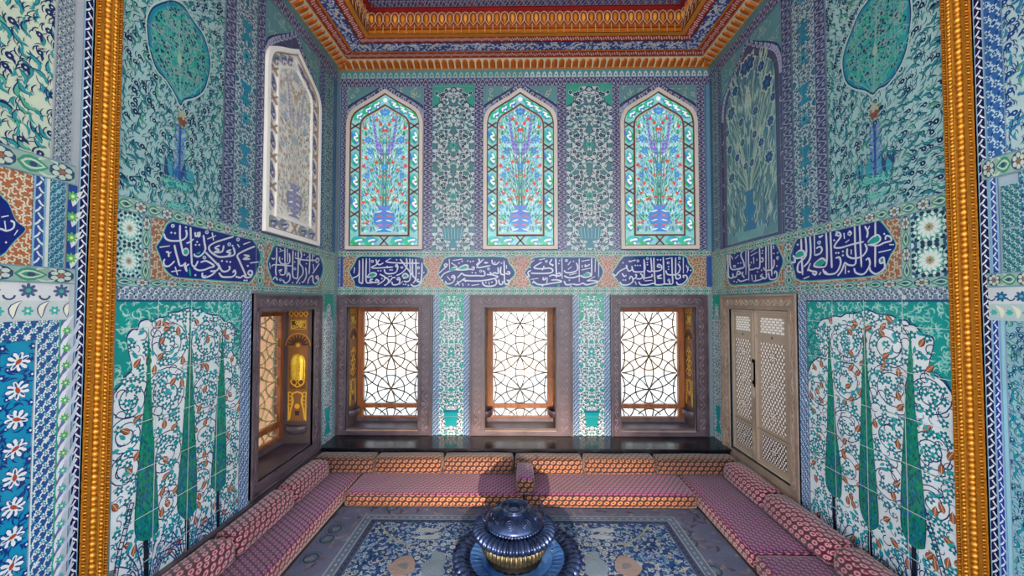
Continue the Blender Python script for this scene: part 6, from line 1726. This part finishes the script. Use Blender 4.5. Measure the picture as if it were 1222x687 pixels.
b.lathe([(.21, .156, 0, 0), (.255, .160, .012, .004), (.290, .172, .018, .006), (.306, .194, .020, .010), (.300, .220, .018, .016), (.275, .238, .012, .020), (.240, .244, .006, .018), (.205, .236, .0, .010)], 352, m=1, flutes=44)
b.lathe([(.21, .234), (.17, .215), (.001, .205)], 64, m=1)
b.build('bowl', br)
b = MB(M_bronze)
b.lathe([(.19, .226, .006), (.206, .236, .010), (.210, .246, .010), (.204, .252, .004)], 352, flutes=56)
b.lathe([(.204, .252), (.210, .258), (.209, .266), (.200, .280), (.186, .295), (.165, .311), (.140, .324), (.112, .334), (.102, .340), (.100, .348), (.106, .354), (.105, .360), (.097, .361), (.092, .352), (.075, .342), (.055, .342), (.048, .346), (.040, .340), (.020, .338), (.001, .340)], 96)
lid = b.build('lid', br)
b = MB(M_bronze)
for k in range(9):       # round bosses on the dome
    b = MB(M_bronze)
    a = 2*pi*k/9+.35; ca_, sa_ = cos(a), sin(a); ctr = Vector((.170*ca_, .170*sa_, .309)); nr = Vector((ca_*.75, sa_*.75, .66)).normalized(); t1 = Vector((-sa_, ca_, 0)); t2 = nr.cross(t1)
    for R_, rr in ((.030, .0035), (.016, .003)):
        b.tube([ctr+t1*R_*cos(q*pi/8)+t2*R_*sin(q*pi/8) for q in range(17)], rr, 5, caps=False)
    b.ell(ctr, (t1*.008, t2*.008, nr*.005), 8, 4)
    b.build('boss', lid)
for sx in (-1, 1):
    b = MB(M_bronze); h_ = [(.206, .0, .25), (.222, .0, .255), (.230, 0, .275), (.226, 0, .30), (.212, 0, .325), (.203, 0, .345), (.204, 0, .365)]
    b.tube([(sx*x, y, z) for x, y, z in h_], [.006, .006, .005, .005, .005, .004, .005], 8); b.ell((sx*.204, 0, .37), ((.009, 0, 0), (0, .009, 0), (0, 0, .011)), 8, 5)
    b.build('handle', br)
b = MB(M_bronze); b.tube([(.262+.022*cos(q*pi/8), -.13+.012*sin(q*pi/8), .15+.022*sin(q*pi/8)) for q in range(17)], .004, 6, caps=False); b.build('ring', br)

# ------------------------------------------------------------------ light
wd = bpy.data.worlds.new('sky'); scene.world = wd; wd.use_nodes = True
nt = wd.node_tree; nt.nodes.clear(); out = nt.nodes.new('ShaderNodeOutputWorld')
bg = nt.nodes.new('ShaderNodeBackground')
tc = nt.nodes.new('ShaderNodeTexCoord'); sx = nt.nodes.new('ShaderNodeSeparateXYZ'); nt.links.new(tc.outputs['Generated'], sx.inputs[0])
cr = nt.nodes.new('ShaderNodeValToRGB'); mr = nt.nodes.new('ShaderNodeMapRange')
mr.inputs[1].default_value = -1; mr.inputs[2].default_value = 1
nt.links.new(sx.outputs[2], mr.inputs[0]); nt.links.new(mr.outputs[0], cr.inputs[0])
cr.color_ramp.elements[0].position = .42; cr.color_ramp.elements[0].color = (.62, .60, .56, 1)
cr.color_ramp.elements[1].position = .75; cr.color_ramp.elements[1].color = (.62, .78, 1.0, 1)
e2 = cr.color_ramp.elements.new(.52); e2.color = (.93, .97, 1.0, 1)
nt.links.new(cr.outputs[0], bg.inputs[0]); bg.inputs[1].default_value = 4.0
nt.links.new(bg.outputs[0], out.inputs[0])

def spot(name, loc, target, energy, col, angle, radius, blend=.6):
    l = bpy.data.lights.new(name, 'SPOT'); l.energy = energy; l.color = col; l.spot_size = math.radians(angle); l.spot_blend = blend; l.shadow_soft_size = radius
    o = bpy.data.objects.new(name, l); COL.objects.link(o); o.location = loc
    o.rotation_euler = (Vector(target)-Vector(loc)).to_track_quat('-Z', 'Y').to_euler(); return o
spot('doorway_sunlight', (0.05, -3.9, 1.15), (0, 4.0, -1.5), 6800, (1.0, .72, .50), 36, .04, .75)

vs_ = scene.view_settings
vs_.view_transform = 'Standard'; vs_.look = 'None'; vs_.exposure = 0.3; vs_.gamma = 1.0; vs_.use_curve_mapping = False
